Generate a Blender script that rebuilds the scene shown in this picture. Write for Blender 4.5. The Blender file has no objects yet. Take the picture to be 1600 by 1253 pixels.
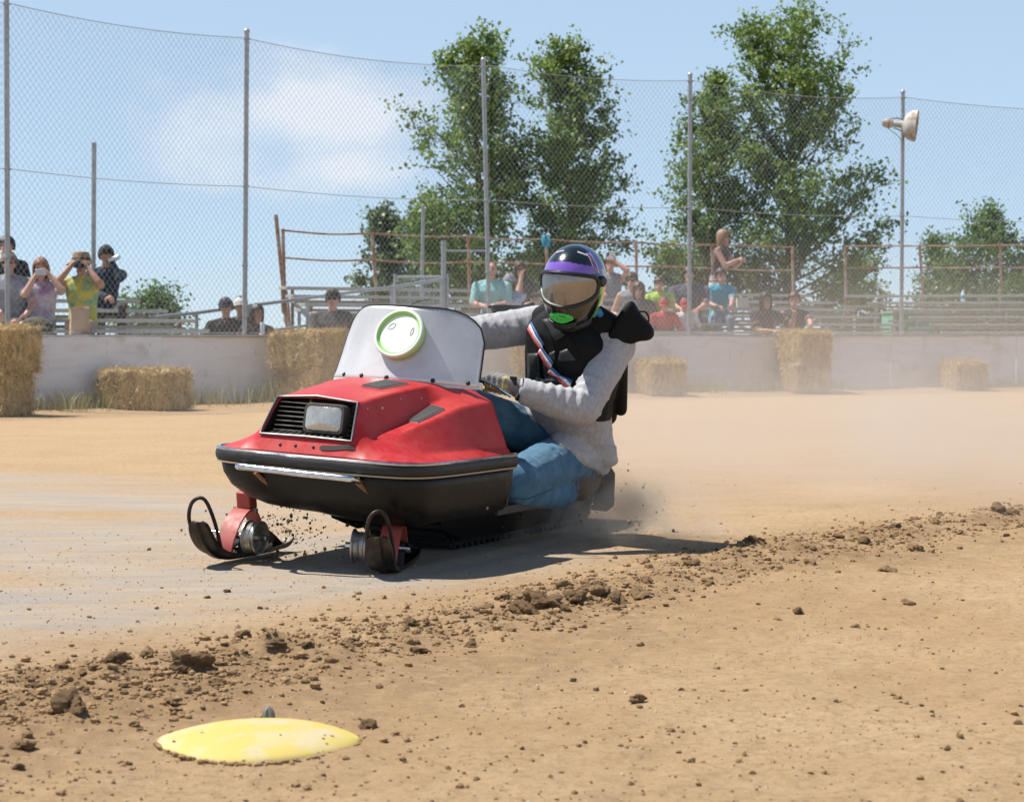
import bpy, bmesh, math, random
import numpy as np
from math import sin, cos, pi, radians, sqrt, atan2
from mathutils import Vector, Matrix
from mathutils.kdtree import KDTree
from mathutils.bvhtree import BVHTree

scene = bpy.context.scene
C = scene.collection
random.seed(7)
RNG = np.random.default_rng(11)

# ------------------------------------------------------------------ camera
FPX, CAM_H = 3111.0, 0.85           # focal length in photo pixels, eye height in metres
PITCH = math.atan((626.5 - 523.0) / FPX)
cam_data = bpy.data.cameras.new("camera")
cam_data.sensor_width = 36.0
cam_data.lens = 36.0 * FPX / 1600.0
cam_data.clip_start = 0.05
cam_data.clip_end = 6000.0
cam_data.dof.use_dof = True
cam_data.dof.focus_distance = 7.7
cam_data.dof.aperture_fstop = 9.0
cam = bpy.data.objects.new("camera", cam_data)
cam.location = (0, 0, CAM_H)
cam.rotation_euler = (pi / 2 - PITCH, 0, 0)
C.objects.link(cam)
scene.camera = cam

# ------------------------------------------------------------------ sky and sun
SUN_TO = Vector((-0.47, 0.13, 0.87)).normalized()     # towards the sun
world = bpy.data.worlds.new("World")
scene.world = world
world.use_nodes = True
wn, wl = world.node_tree.nodes, world.node_tree.links
wn.clear()
w_out = wn.new("ShaderNodeOutputWorld")
w_bg = wn.new("ShaderNodeBackground")
sky = wn.new("ShaderNodeTexSky")
sky.sky_type = 'NISHITA'
sky.sun_disc = False
sky.sun_elevation = math.asin(SUN_TO.z)
sky.sun_rotation = math.atan2(SUN_TO.x, SUN_TO.y)
sky.altitude = 0.0
sky.air_density = 0.6
sky.dust_density = 0.0
sky.ozone_density = 3.0
w_bg.inputs['Strength'].default_value = 0.10
# a soft cumulus low over the trees, as a patch of the sky itself
tc = wn.new("ShaderNodeTexCoord")
sep = wn.new("ShaderNodeSeparateXYZ")
wl.new(tc.outputs['Generated'], sep.inputs[0])
def wmath(op, a, b=None, clamp=False):
    n = wn.new("ShaderNodeMath"); n.operation = op; n.use_clamp = clamp
    for i, v in enumerate((a, b)):
        if v is None: continue
        if isinstance(v, (int, float)): n.inputs[i].default_value = v
        else: wl.new(v, n.inputs[i])
    return n.outputs[0]
az = wmath('ARCTAN2', sep.outputs[0], sep.outputs[1])
el = wmath('ARCSINE', sep.outputs[2])
def cloud_mask(a0, e0, ra, re):
    u = wmath('DIVIDE', wmath('SUBTRACT', az, a0), ra)
    v = wmath('DIVIDE', wmath('SUBTRACT', el, e0), re)
    d = wmath('SQRT', wmath('ADD', wmath('MULTIPLY', u, u), wmath('MULTIPLY', v, v)))
    return wmath('SUBTRACT', 1.0, d)
cmb = wn.new("ShaderNodeCombineXYZ")
wl.new(az, cmb.inputs[0]); wl.new(wmath('MULTIPLY', el, 1.5), cmb.inputs[1])
nz = wn.new("ShaderNodeTexNoise"); nz.inputs['Scale'].default_value = 15.0
nz.inputs['Detail'].default_value = 4.0; nz.inputs['Roughness'].default_value = 0.45
wl.new(cmb.outputs[0], nz.inputs['Vector'])
m1 = wmath('MAXIMUM', cloud_mask(-0.108, 0.108, 0.090, 0.034), cloud_mask(-0.080, 0.080, 0.055, 0.022))
m1 = wmath('MAXIMUM', m1, cloud_mask(-0.31, 0.10, 0.06, 0.03))
m1 = wmath('MAXIMUM', m1, cloud_mask(0.42, 0.16, 0.12, 0.04))
m1 = wmath('MAXIMUM', m1, cloud_mask(-0.62, 0.2, 0.14, 0.05))
m = wmath('ADD', m1, wmath('MULTIPLY', wmath('SUBTRACT', nz.outputs[0], 0.5), 2.5))
ramp = wn.new("ShaderNodeMapRange"); ramp.interpolation_type = 'SMOOTHSTEP'
ramp.inputs[1].default_value = -0.05; ramp.inputs[2].default_value = 0.95
ramp.inputs[3].default_value = 0.0; ramp.inputs[4].default_value = 0.66
wl.new(m, ramp.inputs[0])
mx = wn.new("ShaderNodeMix"); mx.data_type = 'RGBA'
wl.new(ramp.outputs[0], mx.inputs[0])
hz_ = wn.new("ShaderNodeMix"); hz_.data_type = 'RGBA'; hzr = wn.new("ShaderNodeMapRange"); hzr.interpolation_type = 'SMOOTHSTEP'      # haze thins smoothly from the horizon to the zenith
hzr.inputs[1].default_value = 0.05; hzr.inputs[2].default_value = 1.0; hzr.inputs[3].default_value = 0.68; hzr.inputs[4].default_value = 0.04
wl.new(el, hzr.inputs[0]); wl.new(hzr.outputs[0], hz_.inputs[0]); wl.new(sky.outputs[0], hz_.inputs[6]); hz_.inputs[7].default_value = (4.55, 5.85, 7.1, 1)
wl.new(hz_.outputs[2], mx.inputs[6])
mx.inputs[7].default_value = (7.6, 7.6, 7.8, 1)
wl.new(mx.outputs[2], w_bg.inputs['Color'])
wl.new(w_bg.outputs[0], w_out.inputs['Surface'])

sun_data = bpy.data.lights.new("sun", 'SUN')
sun_data.energy = 5.0
sun_data.angle = radians(0.55)
sun_data.color = (1.0, 0.955, 0.88)
sun = bpy.data.objects.new("sun", sun_data)
sun.rotation_euler = SUN_TO.to_track_quat('Z', 'Y').to_euler()
sun.location = (-10, -5, 20)
C.objects.link(sun)

scene.view_settings.view_transform = 'Standard'
scene.view_settings.look = 'None'
scene.view_settings.exposure = 0.42
scene.view_settings.gamma = 1.0
scene.view_settings.use_curve_mapping = False
cy = scene.cycles
cy.use_denoising = True
cy.max_bounces = 6
cy.diffuse_bounces = 3
cy.glossy_bounces = 3
cy.transmission_bounces = 4
cy.transparent_max_bounces = 12
cy.volume_bounces = 1
cy.volume_step_rate = 2.0
cy.volume_max_steps = 64
cy.sample_clamp_indirect = 6.0

# ------------------------------------------------------------------ helpers
cP, sP = cos(PITCH), sin(PITCH)
def ray(px, py):
    u, v = (px - 800.0) / FPX, (626.5 - py) / FPX
    return np.array([u, cP + v * sP, -sP + v * cP])
def at(px, py, Y):                      # a measured photo point at ground distance Y
    r = ray(px, py); return Vector((np.array([0, 0, CAM_H]) + r * (Y / r[1])).tolist())
def gnd(px, py, z=0.0):                 # a measured photo point lying on the ground
    r = ray(px, py); return Vector((np.array([0, 0, CAM_H]) + r * ((z - CAM_H) / r[2])).tolist())

def mat(name, color, rough=0.6, metal=0.0, noise=None, bump=None, spec=0.5, coat=0.0, alpha=None,
        trans=0.0, sheen=0.0, emis=None, stretch=None, sub=0.0):
    """Principled material. noise = (scale, second colour, contrast lo, hi); bump = (scale, strength, distance)."""
    m = bpy.data.materials.new(name); m.use_nodes = True
    n, l = m.node_tree.nodes, m.node_tree.links
    b = n['Principled BSDF']
    b.inputs['Base Color'].default_value = (*color, 1)
    b.inputs['Roughness'].default_value = rough
    b.inputs['Metallic'].default_value = metal
    b.inputs['Specular IOR Level'].default_value = spec
    b.inputs['Coat Weight'].default_value = coat
    b.inputs['Coat Roughness'].default_value = 0.08
    b.inputs['Transmission Weight'].default_value = trans
    b.inputs['Sheen Weight'].default_value = sheen
    tcn = None
    if noise or bump:
        tcn = n.new('ShaderNodeTexCoord'); vec = tcn.outputs['Object']
        if stretch:
            mp = n.new('ShaderNodeMapping'); mp.inputs['Scale'].default_value = stretch
            l.new(vec, mp.inputs[0]); vec = mp.outputs[0]
    if noise:
        sc, c2, lo, hi = noise
        t = n.new('ShaderNodeTexNoise'); t.inputs['Scale'].default_value = sc
        t.inputs['Detail'].default_value = 5; t.inputs['Roughness'].default_value = 0.6
        l.new(vec, t.inputs['Vector'])
        r = n.new('ShaderNodeMapRange'); r.inputs[1].default_value = lo; r.inputs[2].default_value = hi
        l.new(t.outputs[0], r.inputs[0])
        x = n.new('ShaderNodeMix'); x.data_type = 'RGBA'
        l.new(r.outputs[0], x.inputs[0])
        x.inputs[6].default_value = (*color, 1); x.inputs[7].default_value = (*c2, 1)
        l.new(x.outputs[2], b.inputs['Base Color'])
    if bump:
        sc, st, dist = bump
        t = n.new('ShaderNodeTexNoise'); t.inputs['Scale'].default_value = sc
        t.inputs['Detail'].default_value = 4
        l.new(vec, t.inputs['Vector'])
        bn = n.new('ShaderNodeBump'); bn.inputs['Strength'].default_value = st
        bn.inputs['Distance'].default_value = dist
        l.new(t.outputs[0], bn.inputs['Height']); l.new(bn.outputs[0], b.inputs['Normal'])
    return m

class MB:
    """Collects shapes and links them as one mesh object."""
    def __init__(s): s.v = []; s.f = []; s.m = []
    def add(s, vs, fs, mi=0):
        k = len(s.v); s.v += [tuple(v) for v in vs]
        s.f += [tuple(i + k for i in f) for f in fs]; s.m += [mi] * len(fs)
        return s
    def box(s, c, d, rot=None, mi=0):
        vs = [Vector((x * d[0] / 2, y * d[1] / 2, z * d[2] / 2)) for x in (-1, 1) for y in (-1, 1) for z in (-1, 1)]
        if rot is not None: vs = [rot @ v for v in vs]
        vs = [v + Vector(c) for v in vs]
        return s.add(vs, [(0, 1, 3, 2), (4, 6, 7, 5), (0, 4, 5, 1), (2, 3, 7, 6), (0, 2, 6, 4), (1, 5, 7, 3)], mi)
    def bar(s, p, q, w, h, mi=0, up=(0, 0, 1)):
        p, q = Vector(p), Vector(q); d = (q - p); L = d.length; d.normalize()
        u = Vector(up); r = d.cross(u).normalized(); u = r.cross(d)
        return s.box((p + q) / 2, (L, w, h), Matrix((d, r, u)).transposed(), mi)
    def tube(s, pts, r, n=8, closed=False, mi=0, caps=True):
        pts = [Vector(p) for p in pts]; N = len(pts)
        rs = r if isinstance(r, (list, tuple)) else [r] * N
        rings = []; prev = None
        for i, p in enumerate(pts):
            if closed: t = pts[(i + 1) % N] - pts[i - 1]
            else: t = pts[min(i + 1, N - 1)] - pts[max(i - 1, 0)]
            t.normalize()
            if prev is None:
                a = Vector((0, 0, 1)) if abs(t.z) < 0.9 else Vector((1, 0, 0))
                nrm = (a - t * a.dot(t)).normalized()
            else:
                nrm = (prev - t * prev.dot(t))
                nrm = nrm.normalized() if nrm.length > 1e-6 else prev
            prev = nrm; bn = t.cross(nrm)
            rings.append([p + (nrm * cos(2 * pi * k / n) + bn * sin(2 * pi * k / n)) * rs[i] for k in range(n)])
        vs = [v for rg in rings for v in rg]; fs = []
        for i in range(N if closed else N - 1):
            j = (i + 1) % N
            for k in range(n): fs.append((i * n + k, i * n + (k + 1) % n, j * n + (k + 1) % n, j * n + k))
        if caps and not closed:
            fs.append(tuple(range(n))[::-1]); fs.append(tuple((N - 1) * n + k for k in range(n)))
        return s.add(vs, fs, mi)
    def loft(s, rings, closed=True, caps=True, mi=0):
        n = len(rings[0]); vs = [v for r in rings for v in r]; fs = []
        for i in range(len(rings) - 1):
            for k in range(n if closed else n - 1):
                k2 = (k + 1) % n
                fs.append((i * n + k, i * n + k2, (i + 1) * n + k2, (i + 1) * n + k))
        if caps and closed:
            fs.append(tuple(range(n))[::-1]); fs.append(tuple((len(rings) - 1) * n + k for k in range(n)))
        return s.add(vs, fs, mi)
    def lathe(s, prof, origin, axis, n=24, mi=0):
        ax = Vector(axis).normalized(); a = Vector((0, 0, 1)) if abs(ax.z) < 0.9 else Vector((1, 0, 0))
        u = (a - ax * a.dot(ax)).normalized(); w = ax.cross(u); o = Vector(origin)
        rings = [[o + ax * h + (u * cos(2 * pi * k / n) + w * sin(2 * pi * k / n)) * max(r, 1e-4) for k in range(n)] for r, h in prof]
        return s.loft(rings, True, True, mi)
    def ball(s, c, r, n=12, mi=0, rot=None):
        r = r if isinstance(r, (tuple, list)) else (r, r, r); rings = []
        for i in range(n // 2 + 1):
            th = -pi / 2 + pi * i / (n // 2)
            ring = [Vector((r[0] * max(cos(th), .02) * cos(2 * pi * k / n), r[1] * max(cos(th), .02) * sin(2 * pi * k / n), r[2] * sin(th))) for k in range(n)]
            if rot is not None: ring = [rot @ v for v in ring]
            rings.append([Vector(c) + v for v in ring])
        return s.loft(rings, True, True, mi)
    def build(s, name, mats, parent=None, smooth=True, bevel=0, subsurf=0, solid=0, auto=40, loc=None, mesh_only=False):
        me = bpy.data.meshes.new(name)
        me.from_pydata(s.v, [], s.f)
        mats = mats if isinstance(mats, (list, tuple)) else [mats]
        for m in mats: me.materials.append(m)
        if any(s.m): me.polygons.foreach_set('material_index', s.m)
        bm = bmesh.new(); bm.from_mesh(me)
        bmesh.ops.recalc_face_normals(bm, faces=bm.faces)
        if smooth:
            for f in bm.faces: f.smooth = True
            if auto < 180 and not subsurf:
                for e in bm.edges:
                    if len(e.link_faces) == 2 and e.calc_face_angle(0) > radians(auto): e.smooth = False
        bm.to_mesh(me); bm.free(); me.update()
        if mesh_only: return me
        o = bpy.data.objects.new(name, me); C.objects.link(o)
        if parent is not None: o.parent = parent
        if loc is not None: o.location = loc
        if solid:
            q = o.modifiers.new('solid', 'SOLIDIFY'); q.thickness = solid; q.offset = 0
        if subsurf:
            q = o.modifiers.new('sub', 'SUBSURF'); q.levels = subsurf; q.render_levels = subsurf
        if bevel:
            q = o.modifiers.new('bevel', 'BEVEL'); q.width = bevel; q.segments = 2; q.limit_method = 'ANGLE'; q.angle_limit = radians(40)
        return o

def tag(o, label=None, cat=None, group=None, kind=None):
    if label: o['label'] = label
    if cat: o['category'] = cat
    if group: o['group'] = group
    if kind: o['kind'] = kind
    return o
def empty(name, label, cat, loc=(0, 0, 0), group=None):
    o = bpy.data.objects.new(name, None); o.location = loc; o.empty_display_size = 0.1
    C.objects.link(o); return tag(o, label, cat, group)
def catmull(pts, n=6):
    pts = [Vector(p) for p in pts]; out = []
    for i in range(len(pts) - 1):
        p0, p1, p2, p3 = pts[max(i - 1, 0)], pts[i], pts[i + 1], pts[min(i + 2, len(pts) - 1)]
        for k in range(n):
            t = k / n
            out.append(0.5 * ((2 * p1) + (p2 - p0) * t + (2 * p0 - 5 * p1 + 4 * p2 - p3) * t * t + (3 * p1 - p0 - 3 * p2 + p3) * t ** 3))
    out.append(pts[-1]); return out

# value noise in numpy
def _hash(ix, iy, seed):
    h = (ix.astype(np.int64) * 374761393 + iy.astype(np.int64) * 668265263 + seed * 1442695041) & 0x7fffffff
    h = ((h ^ (h >> 13)) * 1274126177) & 0x7fffffff
    return ((h ^ (h >> 16)) & 0xffff) / 65535.0
def vnoise(x, y, seed=0):
    ix, iy = np.floor(x), np.floor(y); fx, fy = x - ix, y - iy
    fx = fx * fx * (3 - 2 * fx); fy = fy * fy * (3 - 2 * fy)
    a = _hash(ix, iy, seed); b = _hash(ix + 1, iy, seed); c = _hash(ix, iy + 1, seed); d = _hash(ix + 1, iy + 1, seed)
    return (a * (1 - fx) + b * fx) * (1 - fy) + (c * (1 - fx) + d * fx) * fy
def fbm(x, y, oct=4, seed=0, gain=0.5):
    s = 0; a = 1; t = 0
    for i in range(oct):
        s = s + a * vnoise(x * 2 ** i, y * 2 ** i, seed + i * 17); t += a; a *= gain
    return s / t - 0.5
# ------------------------------------------------------------------ ground: one sheet to the horizon
BERM = [gnd(*p) for p in ((-500, 1190), (0, 1085), (300, 1048), (640, 985), (830, 945), (1000, 905), (1170, 866), (1300, 846), (1560, 808), (1900, 775), (2500, 725))]
bx = np.array([p.x for p in BERM]); by = np.array([p.y for p in BERM])
def berm_dist(x, y):                    # signed: positive on the racing side
    yb = np.interp(x, bx, by)
    sl = np.gradient(by, bx); s = np.interp(x, bx, sl)
    return (y - yb) / np.sqrt(1 + s * s)
WALL_PTS = [(-13.5, 15.0), (-9.2, 18.6), (-5.53, 21.85), (-3.27, 24.45), (-0.373, 26.9), (2.54, 28.5), (5.93, 30.5), (9.6, 32.2), (14.5, 34.0), (22.0, 36.0)]
wx = np.array([p[0] for p in WALL_PTS]); wy = np.array([p[1] for p in WALL_PTS])
def height(x, y):
    d = berm_dist(x, y)
    near = np.clip((22 - y) / 8, 0, 1) * np.clip((6 - np.abs(x)) / 3, 0, 1)
    clump = np.clip(fbm(x * 3.1, y * 3.1, 4, 5) + 0.30, 0, 1) ** 1.5
    fine = fbm(x * 11, y * 11, 4, 9)
    berm = np.exp(-(d / 0.19) ** 2) * (0.012 + 0.10 * clump * np.clip(fine * 1.6 + 0.5, 0, 1)) + np.exp(-((d + .34) / 0.42) ** 2) * 0.042 * clump * np.clip(fine * 1.8 + .55, 0, 1.2)
    inside = 1 / (1 + np.exp(d * 14))
    rough = inside * (0.022 * fbm(x * 9, y * 9, 4, 3) + 0.007 * fbm(x * 24, y * 24, 2, 13) + 0.020 * fbm(x * 2.2, y * 2.2, 3, 8)) \
        + (1 - inside) * (0.0045 * fbm(x * 3.0 + y * 2.2, y * 16, 4, 21) + 0.010 * fbm(x * .6, y * 1.4, 3, 31))
    for dr, wr, hr in ((.75, .07, .007), (1.25, .05, .005), (1.9, .10, .009), (2.9, .08, .007)):
        wv = d - dr - .12 * np.sin(x * .7 + dr) - .1 * fbm(x * .8, x * 0 + dr, 2, 51)
        rough = rough - hr * np.exp(-(wv / wr) ** 2) * np.clip(.6 + 1.6 * fbm(x * 1.4, y * .4 + dr, 3, 55), 0, 1) + .6 * hr * np.exp(-((wv - wr * 1.7) / (wr * .8)) ** 2)
    yw = np.interp(x, wx, wy)
    verge = np.exp(-((y - yw + 0.2) / 0.55) ** 2) * 0.05 * np.clip((24 - np.abs(x)) / 4, 0, 1)
    return (berm + rough) * near + verge
def spaced(lo, hi, step, far_lo, far_hi, g=1.18):
    c = list(np.arange(lo, hi, step)); s = step
    v = c[-1]
    while v < far_hi: s *= g; v += s; c.append(v)
    s = step; v = c[0]; pre = []
    while v > far_lo: s *= g; v -= s; pre.append(v)
    return np.array(pre[::-1] + c)
xs = spaced(-2.6, 2.6, 0.020, -1800, 1800, 1.06)
ys = spaced(3.3, 10.0, 0.019, -1800, 4000, 1.05)
gx, gy = np.meshgrid(xs, ys)
gz = height(gx, gy)
gv = np.stack([gx.ravel(), gy.ravel(), gz.ravel()], 1)
nx, ny = len(xs), len(ys)
ii = (np.arange(ny - 1)[:, None] * nx + np.arange(nx - 1)[None, :]).ravel()
gf = np.stack([ii, ii + 1, ii + nx + 1, ii + nx], 1)
me = bpy.data.meshes.new("ground")
me.vertices.add(len(gv)); me.vertices.foreach_set('co', gv.ravel())
me.loops.add(gf.size); me.loops.foreach_set('vertex_index', gf.ravel().astype(np.int32))
me.polygons.add(len(gf)); me.polygons.foreach_set('loop_start', np.arange(0, gf.size, 4, dtype=np.int32))
me.polygons.foreach_set('use_smooth', np.ones(len(gf), bool))
me.update(); me.validate()
dd = berm_dist(gx, gy)
# compacted clay polished by the skis, on the racing line
pol = np.clip((dd - 0.25) / 0.6, 0, 1) * np.clip((1.3 - gx * 0.55 - np.abs(gy - 7.7) * 0.55), 0, 1)
pol = np.clip(pol * (0.85 + 2.4 * fbm(gx * .9 + gy * .4, gy * 1.6, 4, 40)), 0, 1)
loose = np.clip(np.exp(-((dd + .20) / 0.55) ** 2) * (0.85 + 1.4 * fbm(gx * 2, gy * 2, 3, 60)), 0, 1)  # mask for loose soil and the painted shadows of the rough berm
verge_a = np.exp(-((gy - np.interp(gx, wx, wy) - 1.0) / 1.6) ** 4)
field_a = np.clip((gy - np.interp(gx, wx, wy) - .6) / 1.5, 0, 1)
for nm, arr in (('polish', pol), ('loose', loose), ('verge', verge_a), ('field', field_a), ('inner', 1 / (1 + np.exp(dd * 9)))):
    at_ = me.attributes.new(nm, 'FLOAT', 'POINT'); at_.data.foreach_set('value', arr.ravel().astype(np.float32))
gm = bpy.data.materials.new("dirt"); gm.use_nodes = True
n, l = gm.node_tree.nodes, gm.node_tree.links
b = n['Principled BSDF']; b.inputs['Roughness'].default_value = 0.95; b.inputs['Specular IOR Level'].default_value = 0.15
tcg = n.new('ShaderNodeTexCoord')
def gnoise(scale, det=6, stretch=None, rough=.6):
    t = n.new('ShaderNodeTexNoise'); t.inputs['Scale'].default_value = scale; t.inputs['Detail'].default_value = det; t.inputs['Roughness'].default_value = rough
    v = tcg.outputs['Object']
    if stretch:
        mp = n.new('ShaderNodeMapping'); mp.inputs['Scale'].default_value = stretch; mp.inputs['Rotation'].default_value = (0, 0, radians(-14))
        l.new(v, mp.inputs[0]); v = mp.outputs[0]
    l.new(v, t.inputs['Vector']); return t.outputs[0]
def gmix(fac, a, c):
    x = n.new('ShaderNodeMix'); x.data_type = 'RGBA'
    if isinstance(fac, float): x.inputs[0].default_value = fac
    else: l.new(fac, x.inputs[0])
    for i, v in ((6, a), (7, c)):
        if isinstance(v, tuple): x.inputs[i].default_value = (*v, 1)
        else: l.new(v, x.inputs[i])
    return x.outputs[2]
def grange(v, lo, hi, a=0., c=1.):
    r = n.new('ShaderNodeMapRange'); r.inputs[1].default_value = lo; r.inputs[2].default_value = hi
    r.inputs[3].default_value = a; r.inputs[4].default_value = c; l.new(v, r.inputs[0]); return r.outputs[0]
def gattr(nm):
    a = n.new('ShaderNodeAttribute'); a.attribute_name = nm; return a.outputs['Fac']
col = gmix(grange(gnoise(1.3, 7), .35, .68), (0.435, 0.288, 0.155), (0.50, 0.35, 0.205))
stk = n.new('ShaderNodeMath'); stk.operation = 'MULTIPLY'; l.new(grange(gnoise(1.0, 7, (1.2, 9, 1)), .42, .72, 0, .7), stk.inputs[0]); l.new(grange(gattr('inner'), 0., 1., 1., .12), stk.inputs[1])
col = gmix(stk.outputs[0], col, (0.52, 0.385, 0.245))
col = gmix(grange(gnoise(5.5, 8, None, .7), .45, .7, 0, .75), col, (0.52, 0.37, 0.22))
col = gmix(grange(gnoise(34, 6, None, .7), .47, .70, 0, .75), col, (0.27, 0.168, 0.085))
col = gmix(grange(gnoise(120, 4, None, .7), .54, .74, 0, .65), col, (0.24, 0.15, 0.08))
col = gmix(grange(gnoise(90, 4, None, .7), .60, .75, 0, .8), col, (0.60, 0.46, 0.31))
g2 = gmix(grange(gnoise(1.6, 6, (1, 6, 1)), .38, .66), (0.37, 0.33, 0.295), (0.47, 0.38, 0.28))
mul = n.new('ShaderNodeMath'); mul.operation = 'MULTIPLY'
l.new(gattr('polish'), mul.inputs[0]); l.new(grange(gnoise(3, 6, (1, 7, 1)), .28, .5), mul.inputs[1])
col = gmix(mul.outputs[0], col, g2)
lo_ = n.new('ShaderNodeMath'); lo_.operation = 'MULTIPLY'; l.new(gattr('loose'), lo_.inputs[0]); l.new(grange(gnoise(14, 6), .32, .55, .25, 1.), lo_.inputs[1])
col = gmix(lo_.outputs[0], col, (0.27, 0.172, 0.09))  # darker brown: loose soil with the berm's small shadows painted in
ii_ = n.new('ShaderNodeMath'); ii_.operation = 'MULTIPLY'; l.new(gattr('inner'), ii_.inputs[0]); l.new(grange(gnoise(.9, 6, None, .6), .42, .66, .0, .55), ii_.inputs[1])
col = gmix(ii_.outputs[0], col, (0.37, 0.238, 0.125))
ve = n.new('ShaderNodeMath'); ve.operation = 'MULTIPLY'; l.new(gattr('verge'), ve.inputs[0]); l.new(grange(gnoise(6, 5), .42, .6, 0, .8), ve.inputs[1])
col = gmix(ve.outputs[0], col, (0.20, 0.175, 0.075))
fe = n.new('ShaderNodeMath'); fe.operation = 'MULTIPLY'; l.new(gattr('field'), fe.inputs[0]); l.new(grange(gnoise(1.5, 6), .3, .6, .6, 1.), fe.inputs[1])
col = gmix(fe.outputs[0], col, gmix(grange(gnoise(.6, 6), .35, .65), (0.12, 0.145, 0.05), (0.22, 0.20, 0.09)))
l.new(col, b.inputs['Base Color'])
bp = n.new('ShaderNodeBump'); bp.inputs['Strength'].default_value = 0.7; bp.inputs['Distance'].default_value = 0.016
addn = n.new('ShaderNodeMath'); addn.operation = 'ADD'
l.new(gnoise(70, 8, None, .78), addn.inputs[0]); l.new(gnoise(9, 6, (1, 5, 1), .65), addn.inputs[1])
l.new(addn.outputs[0], bp.inputs['Height']); l.new(bp.outputs[0], b.inputs['Normal'])
me.materials.append(gm)
ground = bpy.data.objects.new("ground", me); C.objects.link(ground)
tag(ground, 'tan dirt oval track surface with polished racing line', 'ground', kind='structure')
def gh(x, y): return float(height(np.array([float(x)]), np.array([float(y)]))[0])
# ------------------------------------------------------------------ barrier wall, fence, bales, bleachers
M_ply = mat("weathered white plywood", (0.78, 0.765, 0.775), .85, noise=(2.2, (0.68, 0.65, 0.64), .48, .75), bump=(40, .3, .006), stretch=(1, 1, 6))
def _stain(m, c, sc, lo, hi, amt, st=None):
    n, l = m.node_tree.nodes, m.node_tree.links; b = n['Principled BSDF']
    src = b.inputs['Base Color'].links[0].from_socket
    t0 = n.new('ShaderNodeTexCoord'); mp = n.new('ShaderNodeMapping'); mp.inputs['Scale'].default_value = st or (1, 1, 1); l.new(t0.outputs['Object'], mp.inputs[0])
    t = n.new('ShaderNodeTexNoise'); t.inputs['Scale'].default_value = sc; t.inputs['Detail'].default_value = 8; l.new(mp.outputs[0], t.inputs['Vector'])
    r = n.new('ShaderNodeMapRange'); r.inputs[1].default_value = lo; r.inputs[2].default_value = hi; r.inputs[4].default_value = amt; l.new(t.outputs[0], r.inputs[0])
    x = n.new('ShaderNodeMix'); x.data_type = 'RGBA'; l.new(r.outputs[0], x.inputs[0]); l.new(src, x.inputs[6]); x.inputs[7].default_value = (*c, 1); l.new(x.outputs[2], b.inputs['Base Color'])
    return m
_stain(M_ply, (0.40, 0.31, 0.22), 2.2, .57, .74, .6)
_stain(M_ply, (0.22, 0.19, 0.17), 5, .66, .74, .6, (6, 6, 1.2))
M_plank = mat("weathered bleacher plank", (0.50, 0.47, 0.44), .85, noise=(6, (0.36, 0.33, 0.30), .4, .7), bump=(30, .3, .01), stretch=(1, 6, 6))
M_galv = mat("galvanised steel", (0.42, 0.44, 0.46), .45, .5, noise=(18, (0.30, 0.31, 0.32), .4, .7))
M_wire = mat("galvanised wire", (0.36, 0.39, 0.42), .45, .6)
M_rpost = mat("rusty orange pipe", (0.34, 0.15, 0.08), .8, noise=(7, (0.44, 0.36, 0.30), .42, .62))
M_hay = mat("straw", (0.56, 0.41, 0.20), .85, noise=(13, (0.22, 0.14, 0.055), .40, .64), bump=(40, .9, .03), stretch=(1, 1, .35))
M_straw = mat("straw stems", (0.66, 0.50, 0.26), .75, noise=(14, (0.46, 0.32, 0.15), .4, .62))
M_twine = mat("orange twine", (0.30, 0.22, 0.12), .8)

WP = [Vector((x, y, 0)) for x, y in WALL_PTS]
def along(pts):
    L = [0]
    for i in range(1, len(pts)): L.append(L[-1] + (pts[i] - pts[i - 1]).length)
    return L
curve = catmull(WP, 12); CL = along(curve)
def wall_at(s):
    i = int(np.clip(np.searchsorted(CL, s) - 1, 0, len(curve) - 2)); t = (s - CL[i]) / (CL[i + 1] - CL[i])
    return curve[i].lerp(curve[i + 1], t), (curve[i + 1] - curve[i]).normalized()
def wall_px(px):                        # wall point seen in photo column px
    k = (px - 800.) / FPX; best = min(range(len(curve)), key=lambda i: abs(curve[i].x - k * curve[i].y))
    lo, hi = max(CL[best] - .5, 0), min(CL[best] + .5, CL[-1])
    for _ in range(30):
        mid_ = (lo + hi) / 2; p, _d = wall_at(mid_)
        if p.x < k * p.y: lo = mid_
        else: hi = mid_
    return wall_at((lo + hi) / 2) + ((lo + hi) / 2,)
wall = empty('barrier_wall', 'low weathered white plywood barrier along the far edge of the track', 'wall', curve[0])
s0 = wall_px(252)[2]; s_list = [s0 + 2.44 * k for k in range(-5, 12)]
rw = random.Random(4)
for a, b_ in zip(s_list[:-1], s_list[1:]):
    if a < 0 or b_ > CL[-1]: continue
    n_ = 6; off = rw.uniform(-.008, .008); rings = []
    for k in range(n_ + 1):
        p, d_ = wall_at(a + .006 + (b_ - a - .012) * k / n_); nn = Vector((d_.y, -d_.x, 0)); p = p + nn * (off + .006 * sin(k * 1.3))
        top = .822 + rw.uniform(-.003, .003)
        rings.append([p + nn * .009, p + nn * .009 + Vector((0, 0, top)), p - nn * .009 + Vector((0, 0, top)), p - nn * .009])
    m = MB(); m.loft(rings); o = m.build('plywood_panel', M_ply, None, False, bevel=.003)
    o.data.transform(Matrix.Translation(-wall.location)); o.parent = wall
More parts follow.
